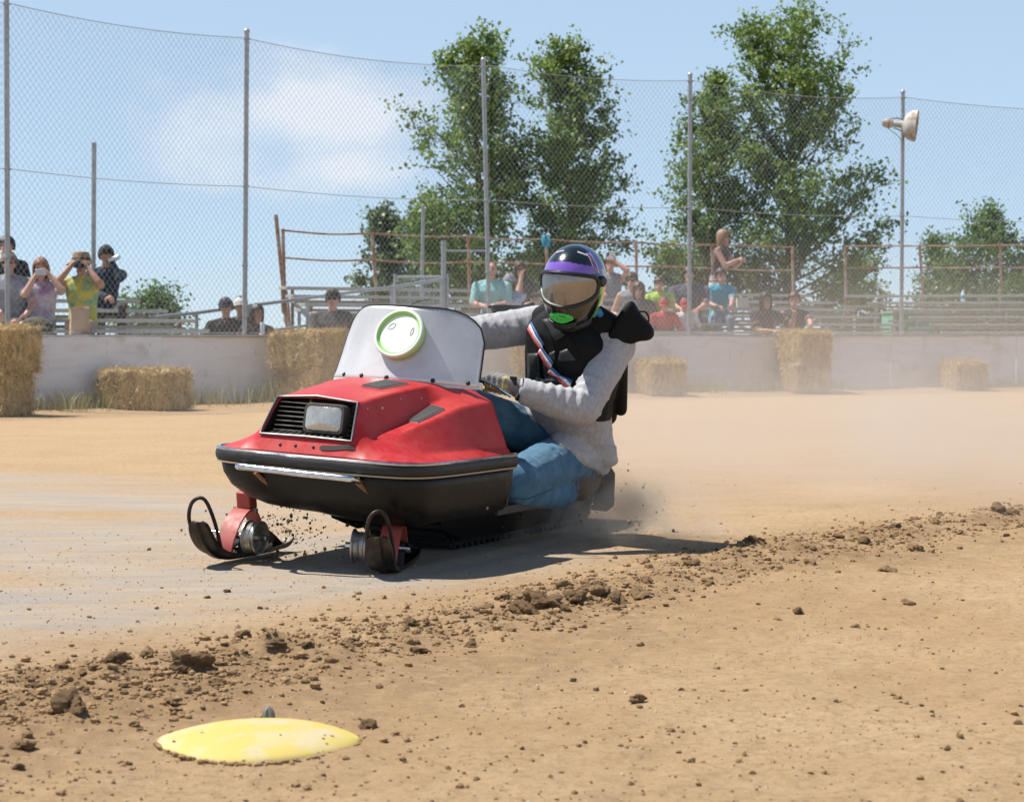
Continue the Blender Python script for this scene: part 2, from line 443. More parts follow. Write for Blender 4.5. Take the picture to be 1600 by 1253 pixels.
for a, b_ in zip(s_list[:-1:1], s_list[1::1]):
    if a < 0 or b_ > CL[-1]: continue
    p, d1 = wall_at(a + .01); q_, d2 = wall_at(b_ - .01); nn = Vector(((d1.y + d2.y) / 2, -(d1.x + d2.x) / 2, 0)).normalized()
    MB().bar(p - nn * .055 + Vector((0, 0, .838)) - wall.location, q_ - nn * .055 + Vector((0, 0, .838)) - wall.location, .15, .026).build('cap_board', M_plank, wall, False, bevel=.003)
    for k in range(2):
        pp, dd_ = wall_at(a + (b_ - a) * (k + .5) / 2); nn = Vector((dd_.y, -dd_.x, 0))
        MB().bar(pp - nn * .075 - wall.location, pp - nn * .075 + Vector((0, 0, .82)) - wall.location, .09, .09, up=(1, 0, 0)).build('wall_stud', M_plank, wall, False)

# chain link fence: posts, two tiers of wire netting, tension wires
FPOST = []
for px_ in (-420, 12, 381, 767, 1077, 1408, 1755, 2150):
    p, d_, s_ = wall_px(px_); q_ = p + Vector((-d_.y, d_.x, 0)) * .16
    k_ = (px_ - 800.) / FPX; FPOST.append(Vector((k_ * q_.y, q_.y, 0)))
fence = empty('chain_link_fence', 'tall two tier chain link safety fence standing behind the white barrier', 'fence', FPOST[0])
TOP = 4.50; MIDZ = 2.67
rf = random.Random(9)
for i, p in enumerate(FPOST):
    lean = Vector((rf.uniform(-.03, .03), 0, 0))
    if i == 3: lean = Vector((-.10, 0, 0))
    if i == 2: lean = Vector((.055, 0, 0))
    if i == 1: lean = Vector((.02, 0, 0))
    if i in (4, 5): lean = Vector((0, 0, 0))
    q_ = p - fence.location
    MB().tube([q_, q_ + Vector((0, 0, 2.2)) + lean * .5, q_ + Vector((0, 0, TOP + .05)) + lean], .030, 12).build('fence_post', M_galv, fence)
    MB().lathe([(.036, 0), (.037, .03), (.02, .05), (0, .052)], q_ + Vector((0, 0, TOP + .045)) + lean, (0, 0, 1), 12).build('post_cap', M_galv, fence)
    for z_ in (MIDZ, TOP - .03, 1.7):
        MB().lathe([(.036, -.012), (.041, -.01), (.041, .01), (.036, .012)], q_ + Vector((0, 0, z_)) + lean * (z_ / TOP), (0, 0, 1), 12).build('post_band', M_galv, fence)
def sag(t, a): return -a * 4 * t * (1 - t)
HW, VS = .038, .046
for i in range(len(FPOST) - 1):
    p, q_ = FPOST[i] - fence.location, FPOST[i + 1] - fence.location; L = (q_ - p).length; d_ = (q_ - p) / L; nn = Vector((-d_.y, d_.x, 0))
    s1, s2 = (.10, .05) if i % 2 == 0 else (.07, .04)
    fr_ = Vector((d_.y, -d_.x, 0)) * .042
    for (z0, z1, sg0, sg1) in ((.86, MIDZ, 0, s2), (MIDZ, TOP - .02, s2, s1)):
        npk = int(L / HW); nz_ = int((z1 - z0) / VS)
        uu = np.arange(npk)[:, None]; kk = np.arange(nz_ + 1)[None, :]
        xl = (uu + (kk + uu) % 2) * HW
        tt = np.clip(xl / L, 0, 1)
        zl = z0 + sg0 * -4 * tt * (1 - tt) + (z1 - z0 + (sg0 - sg1) * 4 * tt * (1 - tt)) * kk / nz_
        w3 = .0020
        wob = .012 * np.sin(xl * 3.1 + i) * np.sin(zl * 2.3) 
        base = np.stack([p.x + fr_.x + d_.x * xl + nn.x * wob, p.y + fr_.y + d_.y * xl + nn.y * wob, zl + 0 * xl], -1)     # (npk, nz+1, 3)
        offs3 = np.array([[d_.x * w3, d_.y * w3, 0], [-d_.x * w3 * .5 + nn.x * w3, -d_.y * w3 * .5 + nn.y * w3, 0], [-d_.x * w3 * .5 - nn.x * w3, -d_.y * w3 * .5 - nn.y * w3, 0]])
        vv = (base[:, :, None, :] + offs3[None, None] * 1.05).reshape(-1, 3)
        nzp = nz_ + 1
        i0 = ((np.arange(npk)[:, None] * nzp + np.arange(nz_)[None, :]) * 3).reshape(-1, 1)
        ff = np.concatenate([np.concatenate([i0 + k, i0 + (k + 1) % 3, i0 + 3 + (k + 1) % 3, i0 + 3 + k], 1) for k in range(3)], 0)
        me_ = bpy.data.meshes.new('wire_netting'); me_.vertices.add(len(vv)); me_.vertices.foreach_set('co', vv.ravel())
        me_.loops.add(ff.size); me_.loops.foreach_set('vertex_index', ff.ravel().astype(np.int32))
        me_.polygons.add(len(ff)); me_.polygons.foreach_set('loop_start', np.arange(0, ff.size, 4, dtype=np.int32)); me_.update(); me_.materials.append(M_wire)
        o = bpy.data.objects.new('wire_netting', me_); C.objects.link(o); o.parent = fence; o['kind'] = 'stuff'
    for z_, sg in ((TOP - .02, s1), (MIDZ, s2), (.87, 0)):
        MB().tube([p + fr_ + d_ * L * t + Vector((0, 0, z_ + sag(t, sg))) for t in [k / 16 for k in range(17)]], .0045, 5).build('tension_wire', M_wire, fence)

# horn loudspeaker on its post
pp = FPOST[5] + Vector((0, 0, 0)); zc = at(1408, 196, pp.y).z
horn = empty('horn_loudspeaker', 'dirty white horn loudspeaker strapped near the top of a fence post', 'loudspeaker', (pp.x, pp.y, zc))
M_horn = mat("dirty white horn", (0.52, 0.50, 0.47), .6, noise=(7, (0.24, 0.17, 0.12), .46, .68))
ax = Vector((.93, -.25, -.12)).normalized()
o_ = Vector((-.06, -.12, 0))
MB().lathe([(.045, -.16), (.05, -.08), (.065, -.01), (.12, .005), (.175, .035), (.215, .08), (.235, .135), (.241, .185), (.246, .195), (.238, .20), (.20, .09), (.10, .03), (.03, .03)], o_ + ax * .05, ax, 32).build('bell', M_horn, horn)
MB().lathe([(.03, -.33), (.06, -.31), (.072, -.26), (.072, -.19), (.05, -.16)], o_ + ax * .05, ax, 20).build('driver', M_horn, horn)
MB().lathe([(.072, -.235), (.077, -.23), (.077, -.21), (.072, -.205)], o_ + ax * .05, ax, 20).build('strap', M_rpost, horn)
MB().tube(catmull([o_ + ax * -.15 + Vector((0, 0, .07)), Vector((-.10, -.07, .10)), Vector((-.02, -.045, .085)), Vector((.03, -.03, .08))], 5), .012, 8).build('bracket', M_galv, horn)
MB().bar(o_ + ax * -.10 + Vector((0, 0, -.06)), Vector((0, -.03, -.10)), .03, .012).build('bracket', M_rust_b if False else M_galv, horn)
MB().tube(catmull([o_ + ax * -.2 + Vector((0, 0, -.07)), Vector((-.06, -.08, -.2)), Vector((-.015, -.05, -.35))], 5), .006, 6).build('cable', M_galv, horn)

# straw bales
def bale_mesh(L, Wd, Hg, seed):
    rb_ = np.random.default_rng(seed); bm = bmesh.new()
    bmesh.ops.create_cube(bm, size=1); bmesh.ops.subdivide_edges(bm, edges=bm.edges[:], cuts=11, use_grid_fill=True)
    for v in bm.verts:
        c = np.array(v.co) * 2
        e = np.abs(c); rnd_ = 1 - .07 * (max(e[0] * e[1], e[1] * e[2], e[0] * e[2]) ** 6)
        nz2 = fbm(np.array([c[0] * 3 + c[2] * 2 + seed]), np.array([c[1] * 3 - c[2] * 2.5]), 4, seed)[0]
        k = rnd_ * (1 + .20 * nz2)
        waist = 1 - .03 * (math.exp(-((c[0] - .4) / .08) ** 2) + math.exp(-((c[0] + .4) / .08) ** 2))
        v.co = Vector((c[0] * L / 2 * k, c[1] * Wd / 2 * k * waist, (c[2] * k * waist + 1) * Hg / 2))
    me_ = bpy.data.meshes.new('bale_core'); bm.to_mesh(me_); bm.free(); me_.materials.append(M_hay)
    me_.polygons.foreach_set('use_smooth', [True] * len(me_.polygons))
    N = 4200; vs_ = []; fs_ = []
    for k in range(N):
        ax_ = rb_.choice(3, p=[.2, .4, .4]); sgn = rb_.choice([-1, 1]); c = rb_.uniform(-.97, .97, 3); c[ax_] = sgn * 1.0
        if ax_ == 2 and sgn < 0: continue
        p = np.array([c[0] * L / 2, c[1] * Wd / 2, (c[2] + 1) * Hg / 2]); nrm = np.zeros(3); nrm[ax_] = sgn
        d_ = rb_.normal(0, 1, 3); d_[2] -= .5; d_ -= nrm * d_.dot(nrm) * .82; d_ += nrm * .20; d_ /= np.linalg.norm(d_)
        ln = rb_.uniform(.04, .20); w_ = np.cross(d_, rb_.normal(0, 1, 3)); w_ /= np.linalg.norm(w_); w_ *= rb_.uniform(.0016, .0034)
        a = p + nrm * rb_.uniform(-.012, .008) - d_ * ln * .4; e = p + nrm * rb_.uniform(-.004, .022) + d_ * ln * .6
        i_ = len(vs_); vs_ += [a - w_, a + w_, e + w_ * .6, e - w_ * .6]; fs_.append((i_, i_ + 1, i_ + 2, i_ + 3))
    ms = bpy.data.meshes.new('loose_straw'); ms.from_pydata([tuple(v) for v in vs_], [], fs_); ms.materials.append(M_straw)
    return me_, ms
BALES = [bale_mesh(.92, .50, .46, 3), bale_mesh(.90, .47, .47, 8), bale_mesh(.95, .50, .45, 15)]
TW = []
for (L, Wd, Hg) in ((.92, .50, .46), (.90, .47, .47), (.95, .50, .45)):
    t_ = []
    for xx in (-.4, .4):
        pts = [(xx * L / 2, y * Wd * .497, (z + 1) * Hg * .497) for y, z in ((-.96, -1), (-1, -.9), (-1, .9), (-.9, 1), (.9, 1), (1, .9), (1, -.9), (.96, -1))]
        t_.append(MB().tube([Vector(p) for p in pts], .004, 5, True).build('twine', M_twine, mesh_only=True))
    TW.append(t_)
def bale(px, base_py, off, yaw, z, kind, label, tilt=(0, 0), sc=1.0):
    p, d_, s_ = wall_px(px); r = ray(px, 523); k = 1 - off / p.y
    o = empty('straw_bale', label, 'straw bale', (p.x * k, p.y * k, z + (gh(p.x * k, p.y * k) if z == 0 else 0) - .01), 'straw bales set along the barrier')
    o.rotation_euler = (tilt[0], tilt[1], radians(yaw)); o.scale = (sc, sc, sc)
    for me_, nm, kd_ in ((BALES[kind][0], 'bale_core', None), (BALES[kind][1], 'loose_straw', 'stuff')):
        c = bpy.data.objects.new(nm, me_); C.objects.link(c); c.parent = o
        if kd_: c['kind'] = kd_
    for t_ in TW[kind]:
        c = bpy.data.objects.new('twine', t_); C.objects.link(c); c.parent = o
    return o
bale(-22, 640, .75, -30, 0, 0, 'lower straw bale of the stack beside the seated spectators with the camera')
bale(-10, 580, .75, -34, .455, 1, 'upper straw bale of the stack in front of the seated man in grey', (.03, .02), 1.05)
bale(225, 637, .80, -24, 0, 2, 'single straw bale lying lengthwise below the handrail end', (0, 0), 1.02)
bale(487, 637, .85, -48, 0, 1, 'lower straw bale of the stack behind the snowmobile windshield')
bale(483, 580, .85, -38, .455, 0, 'upper straw bale of the stack below the man in sunglasses and cap', (.02, -.03), .98)
bale(862, 620, .85, -45, 0, 2, 'lower straw bale of the stack behind the rider')
bale(856, 575, .85, -38, .44, 0, 'upper straw bale of the stack behind the rider', (.02, .03), .96)
bale(1031, 620, .75, -78, 0, 1, 'single straw bale standing alone beside the rider, end towards the track', (0, 0), 1.02)
bale(1256, 617, .75, -80, 0, 2, 'lower straw bale of the stack below the couple in black', (0, 0), .98)
bale(1256, 575, .75, -76, .44, 1, 'upper straw bale of the stack below the couple in black', (-.03, .02), 1.0)
bale(1504, 608, .85, -84, 0, 0, 'single straw bale standing alone under the empty bleachers', (0, .04), .95)

# grass tufts along the foot of the wall
M_grass = mat("dry verge grass", (0.32, 0.36, 0.10), .8, noise=(3, (0.56, 0.49, 0.26), .38, .58))
gvs, gfs = [], []
rg_ = np.random.default_rng(5)
for k in range(9000):
    s_ = rg_.uniform(2, CL[-1] - 1); p, d_ = wall_at(s_); nn = np.array([d_.y, -d_.x, 0])
    den = fbm(np.array([s_ * 1.1]), np.array([2.0]), 3, 77)[0]
    if den < rg_.uniform(-.15, .28) : continue
    o_ = abs(rg_.normal(.05, .30)); hgt = rg_.uniform(.03, .13) * (1.1 + 1.8 * max(den, 0)) * (1.0 if o_ < .35 else .5)
    b0 = np.array(p) + nn * (o_ + .03); b0[2] = .0 + .035 * math.exp(-((o_ - .2) / .55) ** 2)
    ln = rg_.normal(0, .5, 2) * hgt; w_ = np.array([rg_.uniform(.002, .0045), 0, 0])
    mid_ = b0 + np.array([ln[0] * .4, ln[1] * .4, hgt * .6]); tip = b0 + np.array([ln[0], ln[1], hgt])
    i_ = len(gvs); gvs += [b0 - w_, b0 + w_, mid_ + w_ * .7, mid_ - w_ * .7, tip]; gfs += [(i_, i_ + 1, i_ + 2, i_ + 3), (i_ + 3, i_ + 2, i_ + 4)]
for bpx, cnt in ((430, 350), (560, 200), (190, 260), (290, 120), (1095, 160), (1190, 90), (60, 200)):
    p, d_, s_ = wall_px(bpx); nn = np.array([d_.y, -d_.x, 0])
    for k in range(cnt):
        b0 = np.array(p) + np.array(d_) * rg_.normal(0, .28) + nn * abs(rg_.normal(.25, .3)); b0[2] = 0.01; hgt = rg_.uniform(.15, .42 if bpx in (430, 190) else .28)
        ln = rg_.normal(0, .4, 2) * hgt; w_ = np.array([rg_.uniform(.002, .0045), 0, 0])
        mid_ = b0 + np.array([ln[0] * .4, ln[1] * .4, hgt * .6]); tip = b0 + np.array([ln[0], ln[1], hgt])
        i_ = len(gvs); gvs += [b0 - w_, b0 + w_, mid_ + w_ * .7, mid_ - w_ * .7, tip]; gfs += [(i_, i_ + 1, i_ + 2, i_ + 3), (i_ + 3, i_ + 2, i_ + 4)]
gme = bpy.data.meshes.new('verge_grass'); gme.from_pydata([tuple(v) for v in gvs], [], gfs); gme.materials.append(M_grass)
go = bpy.data.objects.new('verge_grass', gme); C.objects.link(go); tag(go, 'thin dry grass along the foot of the white barrier', 'grass', kind='stuff')

# bleachers
def bleacher(name_label, p0, p1, ztop, rise, tread, starts, ends, nrows, rails, rail_px, railz, rust=True, foot=True):
    """p0, p1: two points of the top row line; starts/ends: photo columns where each row begins and ends."""
    p0, p1 = Vector((*p0, 0)), Vector((*p1, 0)); d_ = (p1 - p0).normalized(); nn = Vector((d_.y, -d_.x, 0))
    root = empty('bleachers', name_label, 'bleachers', p0)
    def hit(px, off):
        k = (px - 800.) / FPX; b0 = p0 + nn * off      # x = k*y on the line b0 + d t
        t = (k * b0.y - b0.x) / (d_.x - k * d_.y); return b0 + d_ * t
    for r in range(nrows):
        z = ztop - rise * r; a, b_ = hit(starts[min(r, len(starts) - 1)], tread * r), hit(ends[min(r, len(ends) - 1)], tread * r)
        MB().bar(a + Vector((0, 0, z)) - p0, b_ + Vector((0, 0, z)) - p0, .24, .045).build('seat_plank', M_plank, root, False, bevel=.004)
        if foot:
            MB().bar(a + nn * .27 + Vector((0, 0, z - .20)) - p0, b_ + nn * .27 + Vector((0, 0, z - .20)) - p0, .20, .04).build('foot_plank', M_plank, root, False, bevel=.004)
        n_ = max(2, int((b_ - a).length / 1.9))
        for k in range(n_ + 1):
            q_ = a.lerp(b_, (k + .08) / (n_ + .16))
            MB().bar(q_ + Vector((0, 0, z - .02)) - p0, q_ - p0, .045, .045, up=(1, 0, 0)).build('support_post', M_rpost if (k + r) % 2 == 0 else M_galv, root, False)
            if r == 0: MB().bar(q_ + Vector((0, 0, ztop - .2)) - p0, q_ + nn * tread * (nrows - 1) + Vector((0, 0, .12)) - p0, .03, .05).build('brace', M_galv, root, False)
    if rails:
        pts = [hit(px, -.16) for px in rail_px]
        for i, q_ in enumerate(pts):
            lean = Vector((-.10 if i % 2 else -.03, 0, 0))
            MB().tube([q_ + Vector((0, 0, ztop - .5)) - p0, q_ + lean + Vector((0, 0, railz + .02)) - p0], .026, 8).build('guard_post', M_rpost, root)
        for zz in (railz, railz - .40):
            for i in range(len(pts) - 1):
                a, b_ = pts[i] + Vector((-.10 if i % 2 else -.03, 0, zz)), pts[i + 1] + Vector((-.10 if (i + 1) % 2 else -.03, 0, zz))
                mid_ = a.lerp(b_, .5) + Vector((0, 0, rw.uniform(-.035, .01)))
                MB().tube(catmull([a - p0, mid_ - p0, b_ - p0], 5), .0145, 8).build('guard_rail', M_rpost, root)
    return root, hit
BM, hitM = bleacher('weathered grey bleachers with rusty guard rails, crowded with spectators', (-2.03, 30.0), (4.86, 34.8), 1.53, .130, .50, [442, 452, 470, 490, 510, 530], [1262, 1296, 1328, 1366, 1406, 1440], 6, True, [446, 592, 735, 862, 996, 1120, 1240], 2.38)
BR, hitR = bleacher('weathered grey bleachers with dark rusty rails and no spectators', (6.19, 37.0), (9.3, 36.5), 1.56, .135, .50, [1318, 1353, 1386, 1420, 1452, 1470], [1760] * 6, 6, True, [1322, 1444, 1564, 1750], 2.49)
BL, hitL = bleacher('short grey bleachers without rails under the drinking man', (-7.5, 23.4), (-4.80, 25.5), 1.27, .125, .42, [-260] * 4, [213, 256, 300, 320], 4, False, [], 0)
# leaning rusty post at the stand's end
lp0 = at(449, 512, 29.2); lp1 = at(431, 336, 29.2)
t_ = empty('leaning_post', 'tall rusty pipe leaning at the end of the crowded bleachers', 'post', (lp0.x, lp0.y, 0))
lz = Vector((lp0.x, lp0.y, 0))
MB().tube([Vector((.02, 0, 0)), lp0 - lz, lp1 - lz], .03, 8).build('pipe', M_rpost, t_)
MB().tube(catmull([at(441, 450, 29.2) - lz, at(442, 485, 29.15) - lz, at(450, 498, 29.15) - lz, at(455, 540, 29.1) - lz], 4), .022, 8).build('brace', M_rpost, t_)
MB().tube(catmull([at(447, 455, 29.2) - lz, at(451, 485, 29.1) - lz, at(452, 520, 29.1) - lz], 4), .02, 8).build('brace', M_rpost, t_)

# ramp handrail and stray posts between fence and stands
Y_R = 27.9
rr = empty('ramp_handrail', 'sloping galvanised pipe handrail beside the ramp up to the stands', 'handrail', (at(300, 523, Y_R).x, Y_R, 0)); rz = Vector(rr.location)
rail_pts = [at(230, 497, 26.6), at(307, 489, 27.0), at(388, 478, 27.4), at(480, 466, 27.9), at(612, 449, 28.6), at(690, 437, 29.0)]
MB().tube([p - rz for p in rail_pts], .024, 8).build('top_rail', M_galv, rr)
MB().tube([p - rz - Vector((0, 0, .38)) for p in rail_pts[2:]], .018, 8).build('lower_rail', M_galv, rr)
for p in rail_pts[1:]: MB().tube([Vector((p.x, p.y, 0)) - rz, p - rz], .024, 8).build('rail_post', M_galv, rr)
MB().bar(at(462, 475, 27.8) - rz, at(482, 492, 27.9) - rz, .03, .03).build('brace', M_galv, rr)
gt = empty('landing_gate', 'galvanised pipe gate frame with wire infill at the top of the ramp', 'gate', (at(655, 523, 29.2).x, 29.2, 0)); gz = Vector(gt.location)
for px, tp, r_ in ((617, 428, .022), (693, 376, .036), (699, 428, .022)):
    p = at(px, tp, 29.2); MB().tube([Vector((p.x, p.y, 0)) - gz, p - gz], r_, 10).build('gate_post', M_galv, gt)
MB().tube([at(617, 433, 29.2) - gz, at(699, 433, 29.2) - gz], .022, 8).build('gate_rail', M_galv, gt)
MB().tube([at(693, 392, 29.2) - gz, at(765, 392, 30.0) - gz], .014, 6).build('gate_rail', M_white if 'M_white' in globals() else M_galv, gt)
nv_s, nf_s = MB(), 0
for k in range(-14, 28):
    a = at(620 + k * 5.6, 434, 29.2); b_ = at(620 + k * 5.6 + 60, 500, 29.2); c_ = at(620 + k * 5.6 - 60, 500, 29.2)
    for e_ in (b_, c_):
        d_ = e_ - a; xl, xr = at(618, 434, 29.2).x, at(697, 434, 29.2).x
        t0_, t1_ = sorted([(xl - a.x) / d_.x, (xr - a.x) / d_.x]); t0_ = max(t0_, 0); t1_ = min(t1_, 1)
        if t1_ > t0_: nv_s.tube([a + d_ * t0_ - gz, a + d_ * t1_ - gz], .003, 4)
o = nv_s.build('wire_netting', M_wire, gt); o['kind'] = 'stuff'
for px, tp, Yp, r_, lab in ((142, 226, 25.2, .030, 'bare galvanised pole rising behind the drinking man'), (657, 322, 29.8, .026, 'thin galvanised pole rising behind the landing gate')):
    p = at(px, tp, Yp); o = empty('steel_pole', lab, 'pole', (p.x, p.y, 0))
    MB().tube([(0, 0, 0), (0.04, 0, p.z)], r_, 10).build('shaft', M_galv, o); MB().lathe([(r_ * 1.08, 0), (r_ * 1.08, .04), (0, .055)], (0.04, 0, p.z - .02), (0, 0, 1), 10).build('cap', M_galv, o)
# cloth on the rail, green container
cl = hitM(853, -.19); cp = at(853, 369, cl.y - .05)
m = MB(); m.loft([[cp + Vector((-.07 + .14 * i / 6, .02 * sin(i * 2 + j), -.035 * j + .01 * sin(i))) for i in range(7)] for j in range(6)], False, False)
o = m.build('hanging_cloth', mat("sky blue cloth", (0.05, 0.36, 0.52), .8), solid=.006); tag(o, 'small sky blue cloth hanging over the top guard rail', 'cloth')
M_tealc = mat("faded green tarp", (0.16, 0.46, 0.33), .7, noise=(3, (0.12, 0.36, 0.27), .4, .6))
gc0 = at(1392, 523, 38.5); gc1 = at(1472, 523, 38.5)
o = empty('green_container', 'faded green metal container behind the empty bleachers', 'container', ((gc0.x + gc1.x) / 2, 38.9, 0)); wd = gc1.x - gc0.x
MB().box((0, 0, .62), (wd, 1.2, 1.24)).build('body', M_tealc, o, False, bevel=.02)
for k in range(7): MB().box((-wd / 2 + wd * (k + .5) / 7, -.61, .62), (.05, .03, 1.1)).build('rib', M_tealc, o, False, bevel=.006)
MB().box((0, -.05, 1.27), (wd * 1.04, 1.35, .06)).build('lid', M_tealc, o, False, bevel=.01)
# ------------------------------------------------------------------ trees
def leafmat(name, c, c2):
    m = bpy.data.materials.new(name); m.use_nodes = True
    n, l = m.node_tree.nodes, m.node_tree.links; b = n['Principled BSDF']
    t = n.new('ShaderNodeTexCoord'); nz = n.new('ShaderNodeTexNoise'); nz.inputs['Scale'].default_value = 1.1; nz.inputs['Detail'].default_value = 6
    l.new(t.outputs['Object'], nz.inputs['Vector']); a = n.new('ShaderNodeAttribute'); a.attribute_name = 'tone'
    ad = n.new('ShaderNodeMath'); ad.operation = 'ADD'; l.new(nz.outputs[0], ad.inputs[0]); l.new(a.outputs['Fac'], ad.inputs[1])
    r = n.new('ShaderNodeMapRange'); r.inputs[1].default_value = .3; r.inputs[2].default_value = .85; l.new(ad.outputs[0], r.inputs[0])
    x = n.new('ShaderNodeMix'); x.data_type = 'RGBA'; l.new(r.outputs[0], x.inputs[0]); x.inputs[6].default_value = (*c, 1); x.inputs[7].default_value = (*c2, 1)
    l.new(x.outputs[2], b.inputs['Base Color']); b.inputs['Roughness'].default_value = .42; b.inputs['Specular IOR Level'].default_value = .45
    tr = n.new('ShaderNodeBsdfTranslucent'); l.new(x.outputs[2], tr.inputs[0])
    ms = n.new('ShaderNodeMixShader'); ms.inputs[0].default_value = .5; l.new(b.outputs[0], ms.inputs[1]); l.new(tr.outputs[0], ms.inputs[2])
    l.new(ms.outputs[0], n['Material Output'].inputs['Surface']); return m
M_leafA = leafmat("cottonwood leaf", (0.105, 0.18, 0.042), (0.37, 0.47, 0.145))
M_leafB = leafmat("hazy willow leaf", (0.085, 0.135, 0.055), (0.24, 0.31, 0.13))
M_leafC = leafmat("young green leaf", (0.08, 0.155, 0.04), (0.26, 0.37, 0.12))
M_bark = mat("grey bark", (0.16, 0.13, 0.105), .9, noise=(6, (0.09, 0.075, 0.06), .4, .65), bump=(12, .6, .04), stretch=(1, 1, .25))
def tree(px, top_py, Y, prof, label, seed, leafm, n_limb=60, leaf=.11, per=26, base_frac=.16, spire=0.5, shift=0.0, cat='tree', name='tree', sparse=1.0):
    """prof: list of (height fraction, left reach m, right reach m) seen from the track; depth reach is their mean."""
    r = np.random.default_rng(seed); b0 = at(px, 523, Y); b0.z = 0; Ht = at(px, top_py, Y).z
    root = empty(name, label, cat, b0)
    tr = MB(); wob = r.normal(0, .08, 9)
    tp = [Vector((wob[k] * Ht * .06 + shift * k / 8, wob[-k] * Ht * .05, Ht * k / 8 * .97)) for k in range(9)]; tp[0] = Vector((0, 0, -.05))
    r0 = .021 * Ht
    tr.tube(catmull(tp, 3), [r0 * (1 - .93 * k / 24) for k in range(25)], 8)
    hs, lr, rr_ = [p[0] for p in prof], [p[1] for p in prof], [p[2] for p in prof]
    cl_ = []
    def trunk(h):
        f = h * 8; i = min(int(f), 7); return tp[i].lerp(tp[i + 1], f - i)
    for k in range(n_limb):
        h = base_frac + (1 - base_frac) * ((k + r.uniform()) / n_limb) ** .9
        az = r.uniform(0, 2 * pi); c, s_ = cos(az), sin(az)
        R = np.interp(h, hs, rr_) if c > 0 else np.interp(h, hs, lr)
        Rm = (np.interp(h, hs, rr_) + np.interp(h, hs, lr)) / 2
        lob = .70 + .56 * vnoise(np.array([az * 1.6 + seed]), np.array([h * 7.0]), seed)[0]
        L = sqrt((R * c) ** 2 + (Rm * s_) ** 2) * 1.16 * lob * r.uniform(.70, 1.06)
        asc = min(r.uniform(.35, .75) + spire * h, 1.15)
        p0 = trunk(max(h - L * math.tan(asc) * .55 / Ht, .06)); end = Vector((tp[8].x * h + L * c, L * s_, min(h * Ht + L * r.uniform(-.1, .25), Ht * .995)))
        md = p0.lerp(end, .5) + Vector((0, 0, -.06 * L))
        pts = catmull([p0, md, end], 4); tr.tube(pts, [max(r0 * .30 * (1 - h * .6) * (1 - .8 * i / 8), .006) for i in range(9)], 5)
        nsub = max(3, int(5 + L * 3.0))
        for j in range(nsub):
            t = .30 + .70 * ((j + r.uniform()) / nsub) ** .75; q_ = pts[min(int(t * 8), 7)].lerp(pts[min(int(t * 8) + 1, 8)], t * 8 % 1)
            sp = .22 + .22 * L * (1.15 - t)
            e = q_ + Vector((r.normal(0, sp), r.normal(0, sp), abs(r.normal(0, sp * .7)) * (.5 + spire)))
            if j % 2 == 0: tr.tube([q_, e], [.012, .004], 4)
            cl_.append((e, .10 + .10 * r.uniform() + .02 * L)); cl_.append((q_.lerp(e, .55), .10))
    for k in range(10): cl_.append((trunk(min(.86 + .014 * k, .999)) + Vector((r.normal(0, .15), r.normal(0, .15), 0)), .22))
    tr.build('trunk', M_bark, root)
    cen = np.repeat(np.array([c for c, _ in cl_]), int(per * .88 * sparse), 0); rad = np.repeat(np.array([q for _, q in cl_]), int(per * .88 * sparse))
    N = len(cen); P_ = cen + r.normal(0, 1, (N, 3)) * rad[:, None] * np.array([1, 1, .8])
    d1 = r.normal(0, 1, (N, 3)); d1[:, 2] -= .35; d1 /= np.linalg.norm(d1, axis=1)[:, None]
    d2 = np.cross(d1, r.normal(0, 1, (N, 3))); d2 /= np.linalg.norm(d2, axis=1)[:, None]
    sz = leaf * 1.2 * r.uniform(.45, 1.25, N)[:, None]
    nn_ = np.cross(d1, d2)
    v = np.stack([P_ - d1 * sz * .5, P_ + d2 * sz * .36 + nn_ * sz * .06, P_ + d1 * sz * .55, P_ - d2 * sz * .36 + nn_ * sz * .06], 1).reshape(-1, 3)
    f = np.arange(N * 4).reshape(-1, 4)
    me_ = bpy.data.meshes.new('crown'); me_.vertices.add(N * 4); me_.vertices.foreach_set('co', v.ravel())
    me_.loops.add(N * 4); me_.loops.foreach_set('vertex_index', f.ravel().astype(np.int32))
    me_.polygons.add(N); me_.polygons.foreach_set('loop_start', np.arange(0, N * 4, 4, dtype=np.int32)); me_.update()
    a = me_.attributes.new('tone', 'FLOAT', 'POINT'); a.data.foreach_set('value', np.repeat(r.normal(0, .13, N), 4).astype(np.float32))
    me_.materials.append(leafm); o = bpy.data.objects.new('crown', me_); C.objects.link(o); o.parent = root; o['kind'] = 'stuff'
    return N
K = 58 / FPX
def w(*rows): return [(h, l_ * K, r_ * K) for h, l_, r_ in rows]
NL = 0
NL += tree(765, 55, 58, w((.1, 60, 60), (.3, 90, 70), (.45, 112, 62), (.6, 95, 55), (.75, 78, 54), (.9, 56, 48), (1, 22, 22)), 'tall leafy cottonwood with a side reach over the stand, by the fence post', 21, M_leafA, 74, .115, 19, .22, .55, -.5)
NL += tree(888, 65, 59, w((.1, 60, 75), (.3, 70, 105), (.5, 72, 95), (.65, 66, 82), (.8, 56, 62), (.92, 38, 42), (1, 16, 16)), 'tall leafy cottonwood growing behind the rider with the blue cloth below', 22, M_leafA, 70, .115, 21, .2, .6, .0)
NL += tree(1108, 118, 61, w((.1, 85, 80), (.3, 98, 52), (.5, 96, 46), (.65, 82, 42), (.8, 48, 34), (.92, 26, 24), (1, 8, 8)), 'shorter cottonwood standing beside the tallest one', 23, M_leafA, 64, .11, 20, .16, .7, .1)
NL += tree(1236, 14, 60, w((.08, 70, 120), (.2, 85, 140), (.35, 80, 130), (.5, 82, 150), (.62, 82, 108), (.75, 100, 92), (.88, 92, 78), (.95, 66, 56), (1, 26, 22)), 'tallest cottonwood with a broad crown reaching the loudspeaker', 24, M_leafA, 96, .115, 18, .16, .65, .0, sparse=.9)
